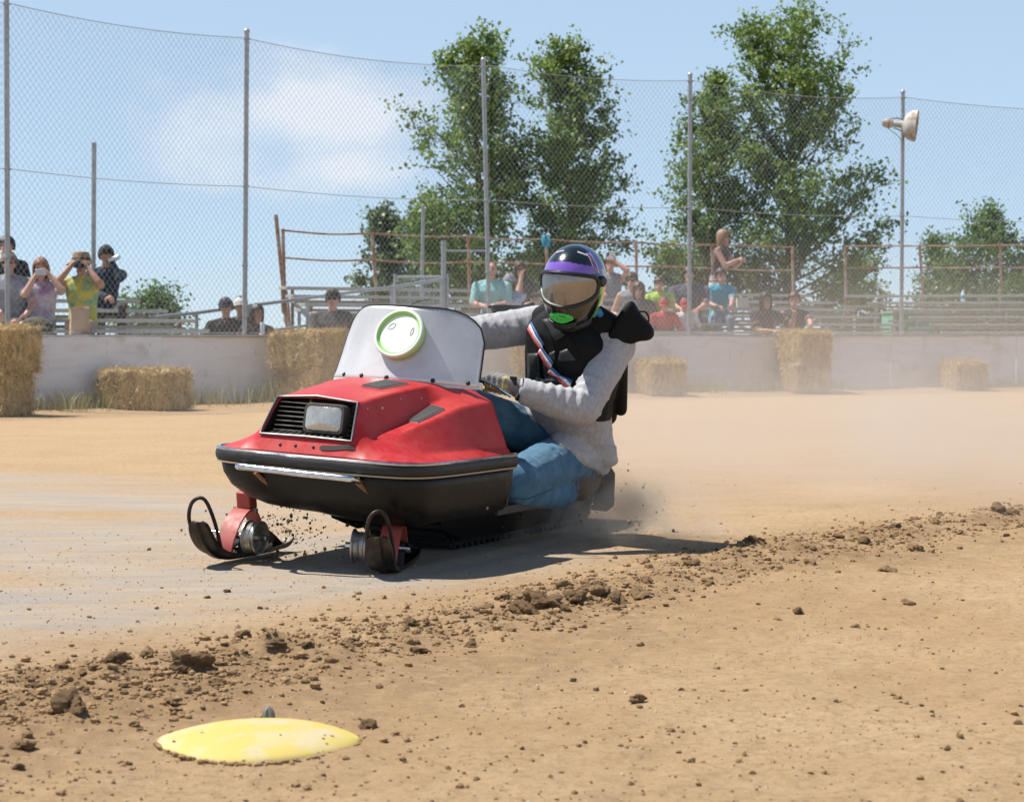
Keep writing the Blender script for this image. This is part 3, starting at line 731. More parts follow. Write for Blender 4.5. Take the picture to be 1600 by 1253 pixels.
NL += tree(598, 330, 74, w((.05, 50, 60), (.3, 60, 70), (.6, 48, 60), (.85, 25, 30), (1, 6, 8)), 'pale distant willow beyond the rusty guard rails', 25, M_leafB, 44, .15, 16, .04, .6)
NL += tree(672, 322, 68, w((.05, 60, 75), (.3, 60, 85), (.6, 52, 80), (.85, 30, 50), (1, 8, 10)), 'low rounded willow filling the gap behind the landing gate', 26, M_leafB, 44, .14, 18, .04, .5)
NL += tree(1540, 338, 64, w((.05, 95, 110), (.25, 105, 110), (.5, 100, 95), (.7, 70, 70), (.85, 35, 40), (1, 8, 10)), 'bushy poplar with upright shoots behind the empty bleachers', 27, M_leafC, 66, .11, 17, .04, 1.2)
NL += tree(1460, 372, 66, w((.05, 30, 40), (.3, 34, 50), (.6, 24, 40), (.85, 10, 20), (1, 4, 6)), 'slim young poplar at the edge of the bushy one', 28, M_leafC, 30, .10, 16, .05, 1.2)
NL += tree(1330, 408, 63, w((.05, 70, 60), (.3, 70, 60), (.6, 55, 50), (.85, 25, 25), (1, 6, 6)), 'low dark shrub under the tallest cottonwood', 29, M_leafA, 40, .10, 15, .03, .4, cat='shrub', name='shrub')
NL += tree(236, 456, 42, [(.05, .7, .8), (.4, .8, .8), (.7, .6, .55), (1, .1, .1)], 'small green shrub behind the short bleachers', 30, M_leafC, 34, .07, 15, .03, .4, cat='shrub', name='shrub')
NL += tree(1050, 395, 72, w((.05, 70, 90), (.3, 70, 90), (.6, 50, 70), (.85, 25, 30), (1, 6, 6)), 'hazy shrub between the cottonwoods behind the spectators', 31, M_leafB, 40, .14, 16, .03, .4, cat='shrub', name='shrub')
NL += tree(830, 400, 70, w((.05, 90, 120), (.3, 90, 120), (.6, 80, 110), (.85, 45, 60), (1, 6, 6)), 'wide hazy shrub behind the man in teal', 32, M_leafB, 48, .14, 16, .03, .3, cat='shrub', name='shrub')
NL += tree(1590, 440, 58, w((.05, 110, 60), (.4, 110, 60), (.75, 70, 50), (1, 10, 10)), 'light green shrub low behind the empty bleachers', 33, M_leafC, 40, .09, 15, .03, .3, cat='shrub', name='shrub')
print('LEAVES', NL)
# ------------------------------------------------------------------ snowmobile
M_red = mat("red gelcoat", (0.47, 0.018, 0.020), 0.34, noise=(5, (0.53, 0.048, 0.042), .42, .75), coat=0.06, spec=.35, bump=(9, .06, .004))
def _dusty(m, c=(0.50, 0.36, 0.24), amt=0.35):
    n, l = m.node_tree.nodes, m.node_tree.links; b = n['Principled BSDF']
    src = b.inputs['Base Color'].links[0].from_socket if b.inputs['Base Color'].links else None
    tcd = n.new('ShaderNodeTexCoord'); t = n.new('ShaderNodeTexNoise'); t.inputs['Scale'].default_value = 26; t.inputs['Detail'].default_value = 8; t.inputs['Roughness'].default_value = .72
    l.new(tcd.outputs['Object'], t.inputs['Vector'])
    r = n.new('ShaderNodeMapRange'); r.inputs[1].default_value = .45; r.inputs[2].default_value = .85; r.inputs[4].default_value = amt
    l.new(t.outputs[0], r.inputs[0]); x = n.new('ShaderNodeMix'); x.data_type = 'RGBA'; l.new(r.outputs[0], x.inputs[0])
    if src: l.new(src, x.inputs[6])
    else: x.inputs[6].default_value = b.inputs['Base Color'].default_value
    x.inputs[7].default_value = (*c, 1); l.new(x.outputs[2], b.inputs['Base Color'])
    r2 = n.new('ShaderNodeMapRange'); r2.inputs[1].default_value = .35; r2.inputs[2].default_value = .8
    base = b.inputs['Roughness'].default_value; r2.inputs[3].default_value = base; r2.inputs[4].default_value = min(base + .35, 1)
    l.new(t.outputs[0], r2.inputs[0]); l.new(r2.outputs[0], b.inputs['Roughness'])
    return m
_dusty(M_red, (0.58, 0.24, 0.20), 0.22)
M_belly = _dusty(mat("black belly plastic", (0.006, 0.0055, 0.005), 0.34, spec=.3), (0.10, 0.075, 0.045), .22)
M_black = _dusty(mat("black rubber trim", (0.012, 0.012, 0.012), 0.42), (0.12, 0.10, 0.08), .22)
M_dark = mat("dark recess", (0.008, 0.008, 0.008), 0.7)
M_chrome = mat("chrome", (0.72, 0.73, 0.75), 0.16, 1.0, noise=(40, (0.5, 0.5, 0.5), .4, .7))
M_steel = _dusty(mat("worn steel", (0.46, 0.45, 0.42), 0.32, 0.9, noise=(30, (0.22, 0.18, 0.13), .45, .7)), (0.3, .22, .14), .4)
M_ski = _dusty(mat("dark ski steel", (0.018, 0.014, 0.012), 0.36, 0.5, noise=(18, (0.07, 0.045, 0.03), .45, .75)), (0.16, 0.11, 0.06), .35)
M_redmetal = _dusty(mat("red painted steel", (0.42, 0.07, 0.06), 0.45, noise=(25, (0.30, 0.10, 0.07), .5, .75)), (0.34, .22, .15), .4)
M_shield = mat("silvered windshield plastic", (0.78, 0.765, 0.74), 0.34, 0.42, noise=(2.5, (0.60, 0.59, 0.575), .42, .62), bump=(2.2, .30, .03))
M_lens = mat("headlight glass", (0.50, 0.49, 0.46), 0.10, 0.55, noise=(16, (0.62, 0.58, 0.50), .35, .65), bump=(45, .35, .01))
M_rust = mat("rusty bracket", (0.20, 0.09, 0.035), 0.8, noise=(40, (0.32, 0.17, 0.07), .4, .7))
M_tan = mat("tan dust line", (0.42, 0.33, 0.22), 0.8)
M_alu = _dusty(mat("grimy shaded aluminium", (0.07, 0.065, 0.06), 0.6, 0.3), (.12, .085, .05), .6)  # grime, plus the shade under the sled put into the dark base
M_seat = _dusty(mat("black vinyl", (0.016, 0.016, 0.018), 0.45), (.2, .15, .1), .3)
M_flap = _dusty(mat("rubber flap", (0.03, 0.028, 0.025), 0.75), (.24, .18, .12), .6)
M_white = mat("white plastic", (0.72, 0.72, 0.74), 0.4)
M_lime = mat("lime plastic", (0.36, 0.72, 0.20), 0.38)
M_mint = mat("pale lime sticker", (0.80, 0.86, 0.78), 0.42, noise=(6, (0.72, 0.82, 0.68), .4, .6))
M_rubber = mat("tyre rubber", (0.012, 0.012, 0.012), 0.7)

TH, ROLL = radians(26), radians(3)
sl_f = Vector((-sin(TH), -cos(TH), 0)); _l0 = Vector((cos(TH), -sin(TH), 0)); _u0 = Vector((0, 0, 1))
sl_l = _l0 * cos(ROLL) - _u0 * sin(ROLL); sl_u = _u0 * cos(ROLL) + _l0 * sin(ROLL)
SLED = Vector((-0.755, 7.15, 0))
sled = empty('snowmobile', 'vintage red snowmobile with silver windshield skidding across the dirt', 'snowmobile', SLED)
sled.rotation_euler = Matrix((sl_f, sl_l, sl_u)).transposed().to_euler()
def S(a, b, z): return SLED + sl_f * a + sl_l * b + sl_u * z

# hood: half cage, mirrored, subdivided with creased feature lines
ROWS = [
    [(.050, 0, .425), (.048, .17, .425), (.043, .26, .425), (.028, .345, .425), (-.004, .405, .425), (-.09, .446, .42)],
    [(.016, 0, .487), (.014, .192, .484), (-.008, .25, .470), (-.045, .325, .455), (-.07, .395, .438), (-.14, .457, .42)],
    [(-.055, 0, .630), (-.06, .168, .617), (-.095, .228, .512), (-.15, .285, .500), (-.19, .385, .441), (-.22, .462, .42)],
    [(-.20, 0, .655), (-.20, .176, .636), (-.215, .222, .522), (-.24, .305, .533), (-.27, .395, .444), (-.29, .466, .42)],
    [(-.36, 0, .678), (-.36, .188, .655), (-.36, .222, .548), (-.36, .325, .562), (-.37, .415, .446), (-.38, .468, .42)],
    [(-.475, 0, .688), (-.475, .200, .668), (-.475, .238, .603), (-.475, .342, .590), (-.48, .430, .447), (-.49, .470, .42)],
    [(-.53, 0, .689), (-.53, .205, .672), (-.53, .262, .628), (-.53, .350, .600), (-.54, .436, .447), (-.55, .471, .42)],
    [(-.72, 0, .700), (-.72, .20, .688), (-.72, .285, .655), (-.73, .368, .613), (-.715, .446, .448), (-.705, .474, .42)],
]
hb = bmesh.new(); grid = []
for row in ROWS:
    full = [(a, -b_ * (.915 if i_ >= 3 else 1), z) for i_, (a, b_, z) in list(enumerate(row))[:0:-1]] + row
    grid.append([hb.verts.new(p) for p in full])
W_ = len(grid[0]); mid = W_ // 2
cl = hb.edges.layers.float.new('crease_edge')
for i in range(len(grid) - 1):
    for k in range(W_ - 1):
        if i == 1 and mid - 1 <= k <= mid: continue            # opening behind the headlight bezel
        hb.faces.new((grid[i][k], grid[i][k + 1], grid[i + 1][k + 1], grid[i + 1][k]))
CR = {1: .90, 2: .88, 3: .97, 4: .88, 5: 1.0}
for e in hb.edges:
    ia = ib = None
    for i in range(len(grid)):
        for k in range(W_):
            if grid[i][k] in e.verts:
                if ia is None: ia = (i, k)
                else: ib = (i, k)
    if ia[1] == ib[1]:
        c = abs(ia[1] - mid)
        e[cl] = CR.get(c, 0)
        if c in (1, 2) and min(ia[0], ib[0]) >= 6: e[cl] = 0.0
    elif ia[0] == ib[0]:
        if ia[0] in (0, 7): e[cl] = 1
        elif ia[0] in (1, 2) and abs(ia[1] - mid) <= 1 and abs(ib[1] - mid) <= 1: e[cl] = 0.95
        elif ia[0] == 5: e[cl] = 0.35
        elif ia[0] == 6: e[cl] = 0.3
bmesh.ops.recalc_face_normals(hb, faces=hb.faces)
for f_ in hb.faces: f_.smooth = True
hm = bpy.data.meshes.new("hood"); hb.to_mesh(hm); hb.free(); hm.materials.append(M_red)
hood = bpy.data.objects.new("hood", hm); C.objects.link(hood); hood.parent = sled
q = hood.modifiers.new('sub', 'SUBSURF'); q.levels = q.render_levels = 4
q = hood.modifiers.new('solid', 'SOLIDIFY'); q.thickness = 0.006; q.offset = -1

# headlight bezel, recess, grille, lamp
bz = [(.016, -.192, .484), (.019, 0, .487), (.016, .192, .484), (-.058, .168, .617), (-.053, 0, .630), (-.058, -.168, .617)]
loop = []
for i in range(6):
    p, q_ = Vector(bz[i]), Vector(bz[(i + 1) % 6])
    for k in range(5): loop.append(p.lerp(q_, k / 5) + Vector((.004, 0, 0)))
MB().tube(loop, .0046, 6, True).build('headlight_bezel', mat('bezel metal', (.11, .11, .115), .45, .5), sled)
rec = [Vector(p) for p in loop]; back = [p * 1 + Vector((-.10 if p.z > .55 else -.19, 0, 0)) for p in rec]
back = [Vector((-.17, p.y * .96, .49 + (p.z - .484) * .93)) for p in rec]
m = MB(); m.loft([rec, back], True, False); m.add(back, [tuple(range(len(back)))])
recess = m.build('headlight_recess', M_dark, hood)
for sgn, lo, hi in ((-1, .045, .165), (1, .140, .170)):
    for k in range(7):
        z = .500 + .0165 * k
        a0 = -.035 - .05 * k / 7
        MB().bar((a0, sgn * lo - (.0 if sgn < 0 else 0), z), (a0, sgn * hi, z), .020, .003).build('grille_slat', M_steel if sgn < 0 else M_black, sled, False)
    MB().bar((-.04, sgn * lo, .490), (-.085, sgn * lo, .61), .008, .008).build('grille_frame', M_rust if sgn < 0 else M_black, sled)
# rounded rectangular lamp
def rrect(w, h, r, n=5):
    pts = []
    for cx, cz, a0 in ((w - r, h - r, 0), (-w + r, h - r, pi / 2), (-w + r, -h + r, pi), (w - r, -h + r, 1.5 * pi)):
        for k in range(n + 1): a = a0 + pi / 2 * k / n; pts.append((cx + r * cos(a), cz + r * sin(a)))
    return pts
lampc = Vector((-.020, .052, .552)); tilt = Matrix.Rotation(radians(-8), 3, 'Y')
def lampring(w, h, r, d): return [lampc + tilt @ Vector((d, y, z)) for y, z in rrect(w * .90, h * .90, r)]
lamp = MB().loft([lampring(.094, .062, .02, -.05), lampring(.094, .062, .02, -.004), lampring(.091, .058, .02, .006), lampring(.083, .05, .018, .006), lampring(.083, .05, .018, -.004)], True, True).build('headlight', _dusty(mat("lamp surround", (0.06, 0.055, 0.05), .5), (.3, .24, .15), .5), sled)
m = MB(); m.loft([lampring(.083, .05, .018, -.002), lampring(.081, .048, .018, .006), lampring(.06, .035, .014, .013), lampring(.03, .018, .008, .0155)], True, True)
m.build('lens', M_lens, lamp)
M_bulb = mat("amber bulb reflector", (0.65, 0.40, 0.22), .3, .3)
for k in range(9):
    y = -.060 + .015 * k
    MB().tube([lampc + tilt @ Vector((.0085 - abs(y) * .03, y, -.040)), lampc + tilt @ Vector((.0125 - abs(y) * .05, y, 0)), lampc + tilt @ Vector((.0085 - abs(y) * .03, y, .040))], .0022, 5).build('lens_rib', M_lens, lamp)
for k in range(12):
    MB().bar((.010, -.155 + .0265 * k, .4895), (-.05, -.145 + .025 * k, .497), .010, .004).build('lower_grille_bar', _dusty(mat("grimy grille %d" % k, (.05, .045, .04), .6), (.32, .24, .14), .6) if k == 0 else bpy.data.materials["grimy grille 0"], sled, False)

# conform small hood fittings to the finished hood surface
dg = bpy.context.evaluated_depsgraph_get(); dg.update()
ev = hood.evaluated_get(dg); hme = ev.to_mesh()
HB = BVHTree.FromPolygons([v.co.copy() for v in hme.vertices], [tuple(p.vertices) for p in hme.polygons])
ev.to_mesh_clear()
def on_hood(a, b_, frm=None):
    if frm: r = HB.ray_cast(Vector(frm), (Vector((a, b_, frm[2])) - Vector(frm)).normalized())
    else: r = HB.ray_cast(Vector((a, b_, 2)), Vector((0, 0, -1)))
    return r[0], r[1]
M_vent = _dusty(mat("grey vent plastic", (0.26, 0.25, 0.24), .5), (.40, .34, .28), .5)
M_slat = mat("vent slat", (0.17, 0.165, 0.16), .55)
def vent(corners, nsl):
    P4 = [on_hood(*c)[0] + Vector((0, 0, .0035)) for c in corners]
    m = MB(); m.add(P4 + [p - Vector((0, 0, .012)) for p in P4], [(0, 1, 2, 3), (0, 4, 5, 1), (1, 5, 6, 2), (2, 6, 7, 3), (3, 7, 4, 0)])
    v = m.build('vent', M_vent, sled, False)
    for k in range(nsl):
        t = (k + .5) / nsl
        p, q_ = P4[0].lerp(P4[3], t), P4[1].lerp(P4[2], t)
        u = Vector((0, 0, .003))
        MB().bar(p.lerp(q_, .04) + u, p.lerp(q_, .96) + u, .0065 if nsl > 8 else .008, .004).build('vent_slat', M_slat, v, False)
    return v
for s_ in (1, -1):
    if s_ > 0: vent([(-.30, s_ * .035), (-.30, s_ * .118), (-.46, s_ * .150), (-.46, s_ * .045)], 14)
    vent([(-.31, s_ * .236), (-.29, s_ * .288), (-.455, s_ * .310), (-.465, s_ * .246)], 14)
# rivets and slot on the front lip
for px_, bb in enumerate((-.095, -.030, .045)):
    p, nn = on_hood(.034, bb)
    MB().lathe([(.006, 0), (.006, .002), (.003, .0045), (0, .005)], p, nn, 10).build('rivet', M_black, sled)
sl = []
for k in range(25):
    b_ = .072 + .138 * k / 24; w_ = .0048 * (min(k, 24 - k, 2) / 2 * .6 + .4)
    p1, _ = on_hood(.034 - .012 * (k / 24) ** 2 + w_, b_); p2, _ = on_hood(.034 - .012 * (k / 24) ** 2 - w_, b_)
    sl.append((p1 + Vector((.002, 0, .002)), p2 + Vector((.002, 0, .002))))
m = MB(); m.loft([[a for a, _ in sl], [c for _, c in sl]], False, False); m.build('hood_slot', M_dark, sled)
# paint chips
M_chip = mat("pale paint chip", (0.62, 0.50, 0.42), .7)
for (a, b_, r_) in ((-.19, .205, .006), (-.32, .213, .003), (-.1, .2, .003), (-.44, .226, .003)):
    hit = HB.ray_cast(Vector((a, 1, .595 + (.03 if a < -.3 else 0))), Vector((0, -1, 0)))
    if hit[0]:
        p, nn = hit[0], hit[1]; nn = nn if nn.y > 0 else -nn
        t1 = nn.orthogonal().normalized(); t2 = nn.cross(t1)
        ring = [p + nn * .0012 + (t1 * cos(k * pi / 4) + t2 * sin(k * pi / 4) * 1.6) * r_ * random.uniform(.6, 1.2) for k in range(8)]
        MB().add(ring, [tuple(range(8))]).build('paint_chip', M_chip, sled)

# bumper trim swept round the front, and the belly pan below it
half = [(.066, 0), (.064, .12), (.059, .24), (.047, .33), (.022, .400), (-.035, .446), (-.12, .468), (-.30, .479), (-.50, .482), (-.715, .484)]
path = [(a - .01, -b_ * .905) for a, b_ in half[:0:-1]] + half
path = catmull([(a, b_, 0) for a, b_ in path], 3)
def offs(path, d):
    out = []
    for i, p in enumerate(path):
        t = (path[min(i + 1, len(path) - 1)] - path[max(i - 1, 0)]).normalized()
        out.append(p + Vector((t.y, -t.x, 0)) * -d * (1 if True else -1))
    return out
def sweep(prof, name, material):       # prof: closed list of (outward, z)
    m = MB(); cols = [[p + Vector((0, 0, z)) for p in offs(path, -d)] for d, z in prof]
    rings = [[cols[j][i] for j in range(len(prof))] for i in range(len(path))]
    m.loft(rings, True, True); return m.build(name, material, sled)
bumper = sweep([(-.03, .421), (.004, .421), (.012, .412), (.016, .398), (.014, .384), (.006, .374), (-.03, .372)], 'bumper_trim', M_black)
tr = sweep([(-.002, .4245), (.009, .424), (.0125, .4195), (.011, .415), (.0, .417)], 'chrome_strip', M_chrome); 
ds = sweep([(.004, .3745), (.0125, .3745), (.0125, .3690), (.004, .3690)], 'lower_strip', M_tan)
MB().box((-.716, .478, .395), (.012, .022, .06)).build('trim_end_plate', M_tan, sled)
# belly
rows = []
for z, sc, ab, side in ((.374, 1.0, 0, 1), (.33, .985, -.012, .995), (.285, .93, -.035, .985), (.245, .82, -.075, .968), (.218, .66, -.12, .93), (.205, .46, -.17, .86), (.203, .15, -.25, .5)):
    r = []
    for p in offs(path, .008):
        t = min(max((-p.x + (.05 if p.y > 0 else -.02)) / (.22 if p.y > 0 else .4), 0), 1); t = t * t * (3 - 2 * t)
        sc_ = sc if p.y < 0 else 1 - (1 - sc) * (1 - .8 * min(p.y / .4, 1))
        k = sc_ * (1 - t) + side * t
        a = p.x + ab * (1 - t)
        zz = z + .012 * t * (1 if z < .25 else 0) - (.022 * min(max((.30 - z) / .09, 0), 1) * min(max(p.y / .3, 0), 1))
        r.append(Vector((a, p.y * k, zz)))
    rows.append(r)
m = MB(); m.loft(rows, False, False); belly = m.build('belly_pan', M_belly, sled, solid=.006)
# rear bulkhead closing the engine bay
m = MB(); m.add([(-.708, -.46, .42), (-.708, -.46, .24), (-.708, .46, .24), (-.708, .46, .42), (-.712, .34, .60), (-.712, .2, .68), (-.712, -.2, .68), (-.712, -.34, .60)], [tuple(range(8))]); m.build('bulkhead', M_dark, sled)
MB().bar((-.722, .470, .38), (-.700, .462, .225), .008, .008).build('bay_edge_strip', M_alu, sled)
# front grab bar
gp = [(.015, -.240, .350), (.07, -.238, .362), (.100, -.225, .366), (.113, -.195, .367), (.116, 0, .364), (.110, .215, .361), (.09, .250, .358), (.03, .260, .345)]
MB().tube(catmull(gp, 5), .0125, 12).build('front_grab_bar', M_chrome, sled)
for b_ in (-.18, .245): MB().bar((.06, b_, .345), (.0, b_ + .03, .29), .018, .010).build('bar_bracket', M_rust, sled)

# windshield
def shield(u, v):
    w = .322 - .028 * v
    return Vector((-.535 - .165 * u * u - .125 * v + .02 * v * v, w * u, .675 - .010 * u * u + .288 * v))
def vmax(u):
    k = max(0, (abs(u) - .45) / .55); return 1 - .42 * (1 - sqrt(max(1 - k ** 2.6, 0)))
NU, NV = 40, 16
g = [[shield(-1 + 2 * i / NU, vmax(-1 + 2 * i / NU) * j / NV) for i in range(NU + 1)] for j in range(NV + 1)]
m = MB(); m.loft(g, False, False); ws = m.build('windshield', M_shield, sled, solid=.003)
edge = [g[j][0] for j in range(2, NV + 1)] + g[NV][1:-1] + [g[j][NU] for j in range(NV, 1, -1)]
MB().tube(edge, .0036, 6).build('edge_trim', M_black, ws)
for u in (-.72, -.36, .02, .56, .90):
    p = shield(u, .045); nn = (shield(u + .01, .045) - p).cross(shield(u, .1) - p).normalized(); nn = nn if nn.x > 0 else -nn
    MB().lathe([(.0095, 0), (.009, .004), (.006, .008), (0, .0095)], p, nn, 12).build('windshield_rivet', M_black, ws)
m = MB(); m.loft([[shield(-1 + 2 * i / NU, t) + Vector((.0015, 0, 0)) for i in range(NU + 1)] for t in (-.03, .03)], False, False)
m.build('lower_strip', M_rust if False else M_shield, ws)
# lime plastic lid fixed on the windshield as a number plate
pc = shield(.09, .60); n0 = (shield(.12, .6) - pc).cross(shield(.09, .65) - pc).normalized(); n0 = n0 if n0.x > 0 else -n0
n0 = (n0 + Vector((.06, -.10, .17))).normalized()
pc = pc + n0 * .009
lid = MB().lathe([(.0, -.012), (.098, -.012), (.1035, .0), (.1035, .016), (.099, .021), (.092, .021), (.086, .010), (.080, .0075), (.0, .0075)], pc, n0, 48, 0).build('plastic_lid', [M_lime, M_white], sled)
lm_ = lid.data
for pl in lm_.polygons:
    c = pl.center - pc; r_ = (c - n0 * c.dot(n0)).length
    if c.dot(n0) < .0185 and r_ > .1: pl.material_index = 0
    if r_ > .094 and c.dot(n0) > .016: pl.material_index = 1
MB().lathe([(.0, .0078), (.0805, .0078), (.0805, .0092), (.0, .0092)], pc, n0, 40).build('lid_face', M_mint, lid)
M_ink = mat("dark green ink", (0.03, 0.06, 0.03), .6)
e1 = n0.orthogonal().normalized(); e2 = n0.cross(e1)
up_ = (Vector((0, 0, 1)) - n0 * n0.z).normalized(); rt = up_.cross(n0)
for cx, cz, ang, L_, w_ in ((-.040, .030, .7, .017, .010), (.052, .012, 1.45, .017, .005)):
    pts = []
    for k in range(24):
        t = 2 * pi * k / 24; x = L_ * cos(t); y = w_ * sin(t) * abs(sin(t)) ** .2
        X = x * cos(ang) - y * sin(ang) + cx; Z = x * sin(ang) + y * cos(ang) + cz
        pts.append(pc + n0 * .0098 + rt * X + up_ * Z)
    MB().tube(pts, .0009, 5, True).build('ink_mark', M_ink, lid)
pts = [pc + n0 * .0098 + rt * (.052 + .006 + .000 * k) + up_ * (.024 - .004 * k) for k in range(6)]
MB().tube(pts, .0009, 5).build('ink_mark', M_ink, lid)
wire = catmull([pc + up_ * .095, shield(.13, .92) + Vector((.004, 0, .0)), shield(.16, 1.0) + Vector((-.01, 0, .012)), shield(.34, 1.08) + Vector((-.03, 0, .01))], 5)
MB().tube(wire, .0012, 5).build('lid_tie_wire', M_black, lid)

# dash, steering and handlebar
MB().box((-.80, 0, .60), (.20, .42, .12)).build('dash', M_seat, sled, bevel=.02)
MB().tube([(-.72, 0, .45), (-.90, 0, .70)], .018, 10).build('steering_post', M_dark, sled)
hbp = catmull([(-.93, -.36, .70), (-.89, -.22, .705), (-.885, 0, .70), (-.885, .20, .69), (-.905, .375, .662)], 6)
hbar = MB().tube(hbp, .011, 10).build('handlebar', M_dark, sled)
GRIP_L = Vector((-.895, .315, .672)); GRIP_R = Vector((-.915, -.315, .702))
for gc, d_ in ((GRIP_L, Vector((-.02, .06, -.012))), (GRIP_R, Vector((-.02, -.06, 0)))):
    MB().tube([gc - d_, gc + d_], .0165, 12).build('grip', M_rubber, hbar)
lev = [(-.87, .19, .700), (-.845, .235, .698), (-.832, .32, .672), (-.832, .385, .640), (-.836, .395, .634)]
MB().tube(catmull(lev, 4), [.007] * 12 + [.0075] * 5, 8).build('brake_lever', M_chrome, hbar)
MB().box((-.878, .195, .697), (.04, .05, .045)).build('lever_housing', M_black, hbar, bevel=.008)

# tunnel, seat, running boards, drive track, rear
MB().box((-1.46, 0, .285), (1.5, .40, .07)).build('tunnel', M_alu, sled, bevel=.01)
seat = MB(); rings = []
for a, w_, z in ((-.98, .15, .40), (-1.05, .17, .455), (-1.4, .18, .455), (-1.9, .18, .47), (-2.08, .17, .46), (-2.12, .15, .40)):
    rings.append([Vector((a, y * w_, .322 + (z - .322) * t)) for y, t in ((-1, 0), (-1, .75), (-.85, 1), (0, 1.04), (.85, 1), (1, .75), (1, 0))])
seat.loft(rings, True, True).build('seat', M_seat, sled)
for s_ in (1, -1):
    MB().box((-1.14, s_ * .315, .205), (.88, .23, .012)).build('running_board', M_alu, sled, bevel=.004)
    MB().bar((-.69, s_ * .428, .199), (-1.57, s_ * .428, .199), .012, .03).build('board_edge', M_alu, sled)
for s_ in (1, -1):
    MB().add([(-.55, s_ * .245, .225), (-1.62, s_ * .245, .225), (-1.58, s_ * .245, .085), (-1.40, s_ * .245, .06), (-.80, s_ * .245, .06), (-.60, s_ * .245, .12)], [(0, 1, 2, 3, 4, 5)]).build('track_shade_plate', M_dark, sled, solid=.006)  # added dark plates standing in for the deep shade beside the track
tp = []
for k in range(24):
    t = k / 24 * 2 * pi
    c = (-.86, .145) if cos(t) > 0 else (-2.05, .145)
    tp.append(Vector((c[0] + .115 * cos(t), 0, c[1] + .115 * sin(t))))
tp2 = []
for i in range(24):
    p, q_ = tp[i], tp[(i + 1) % 24]
    nseg = max(1, int((q_ - p).length / .05))
    for k in range(nseg): tp2.append(p.lerp(q_, k / nseg))
cen = Vector((-1.455, 0, .145))
rings = []
for p in tp2:
    d_ = p - Vector((min(max(p.x, -2.05), -.86), 0, .145)); d_.normalize()
    rings.append([p + Vector((0, -.19, 0)), p + Vector((0, .19, 0)), p - d_ * .012 + Vector((0, .19, 0)), p - d_ * .012 + Vector((0, -.19, 0))])
m = MB(); m.loft(rings + [rings[0]], True, False); trk = m.build('drive_track', M_rubber, sled)
for i, p in enumerate(tp2):
    d_ = p - Vector((min(max(p.x, -2.05), -.86), 0, .145)); d_.normalize()
    t_ = Vector((0, 1, 0)).cross(d_)
    MB().box(p + d_ * .010, (.37, .022, .02), Matrix((Vector((0, 1, 0)), t_, d_)).transposed()).build('track_lug', M_rubber, trk, False)
for a in (-1.1, -1.45, -1.8, -2.05, -.86):
    MB().lathe([(.02, -.17), (.07, -.17), (.07, -.13), (.02, -.13), (.02, .13), (.07, .13), (.07, .17), (.02, .17)], (a, 0, .10 if a not in (-2.05, -.86) else .145), (0, 1, 0), 16).build('bogie_wheel', M_dark, sled)
fl = [(-.20, .285), (-.23, .24), (-.235, .075), (-.20, .05), (.185, .045), (.222, .075), (.222, .225), (.175, .290), (0, .305)]
m = MB(); f0 = [Vector((-2.315 - (.32 - z) * .05, y, z)) for y, z in fl]; f1 = [p + Vector((-.006, 0, 0)) for p in f0]
m.loft([f0, f1], True, True); flap = m.build('snow_flap', M_flap, sled)
MB().tube(catmull([(-2.12, -.20, .29), (-2.22, -.205, .315), (-2.26, -.16, .32), (-2.27, 0, .322), (-2.26, .165, .32), (-2.225, .195, .315), (-2.12, .20, .29)], 4), .016, 10).build('rear_grab_bar', M_white, sled)
MB().box((-2.20, 0, .285), (.16, .40, .03)).build('rear_tunnel_plate', M_white, sled, bevel=.01)

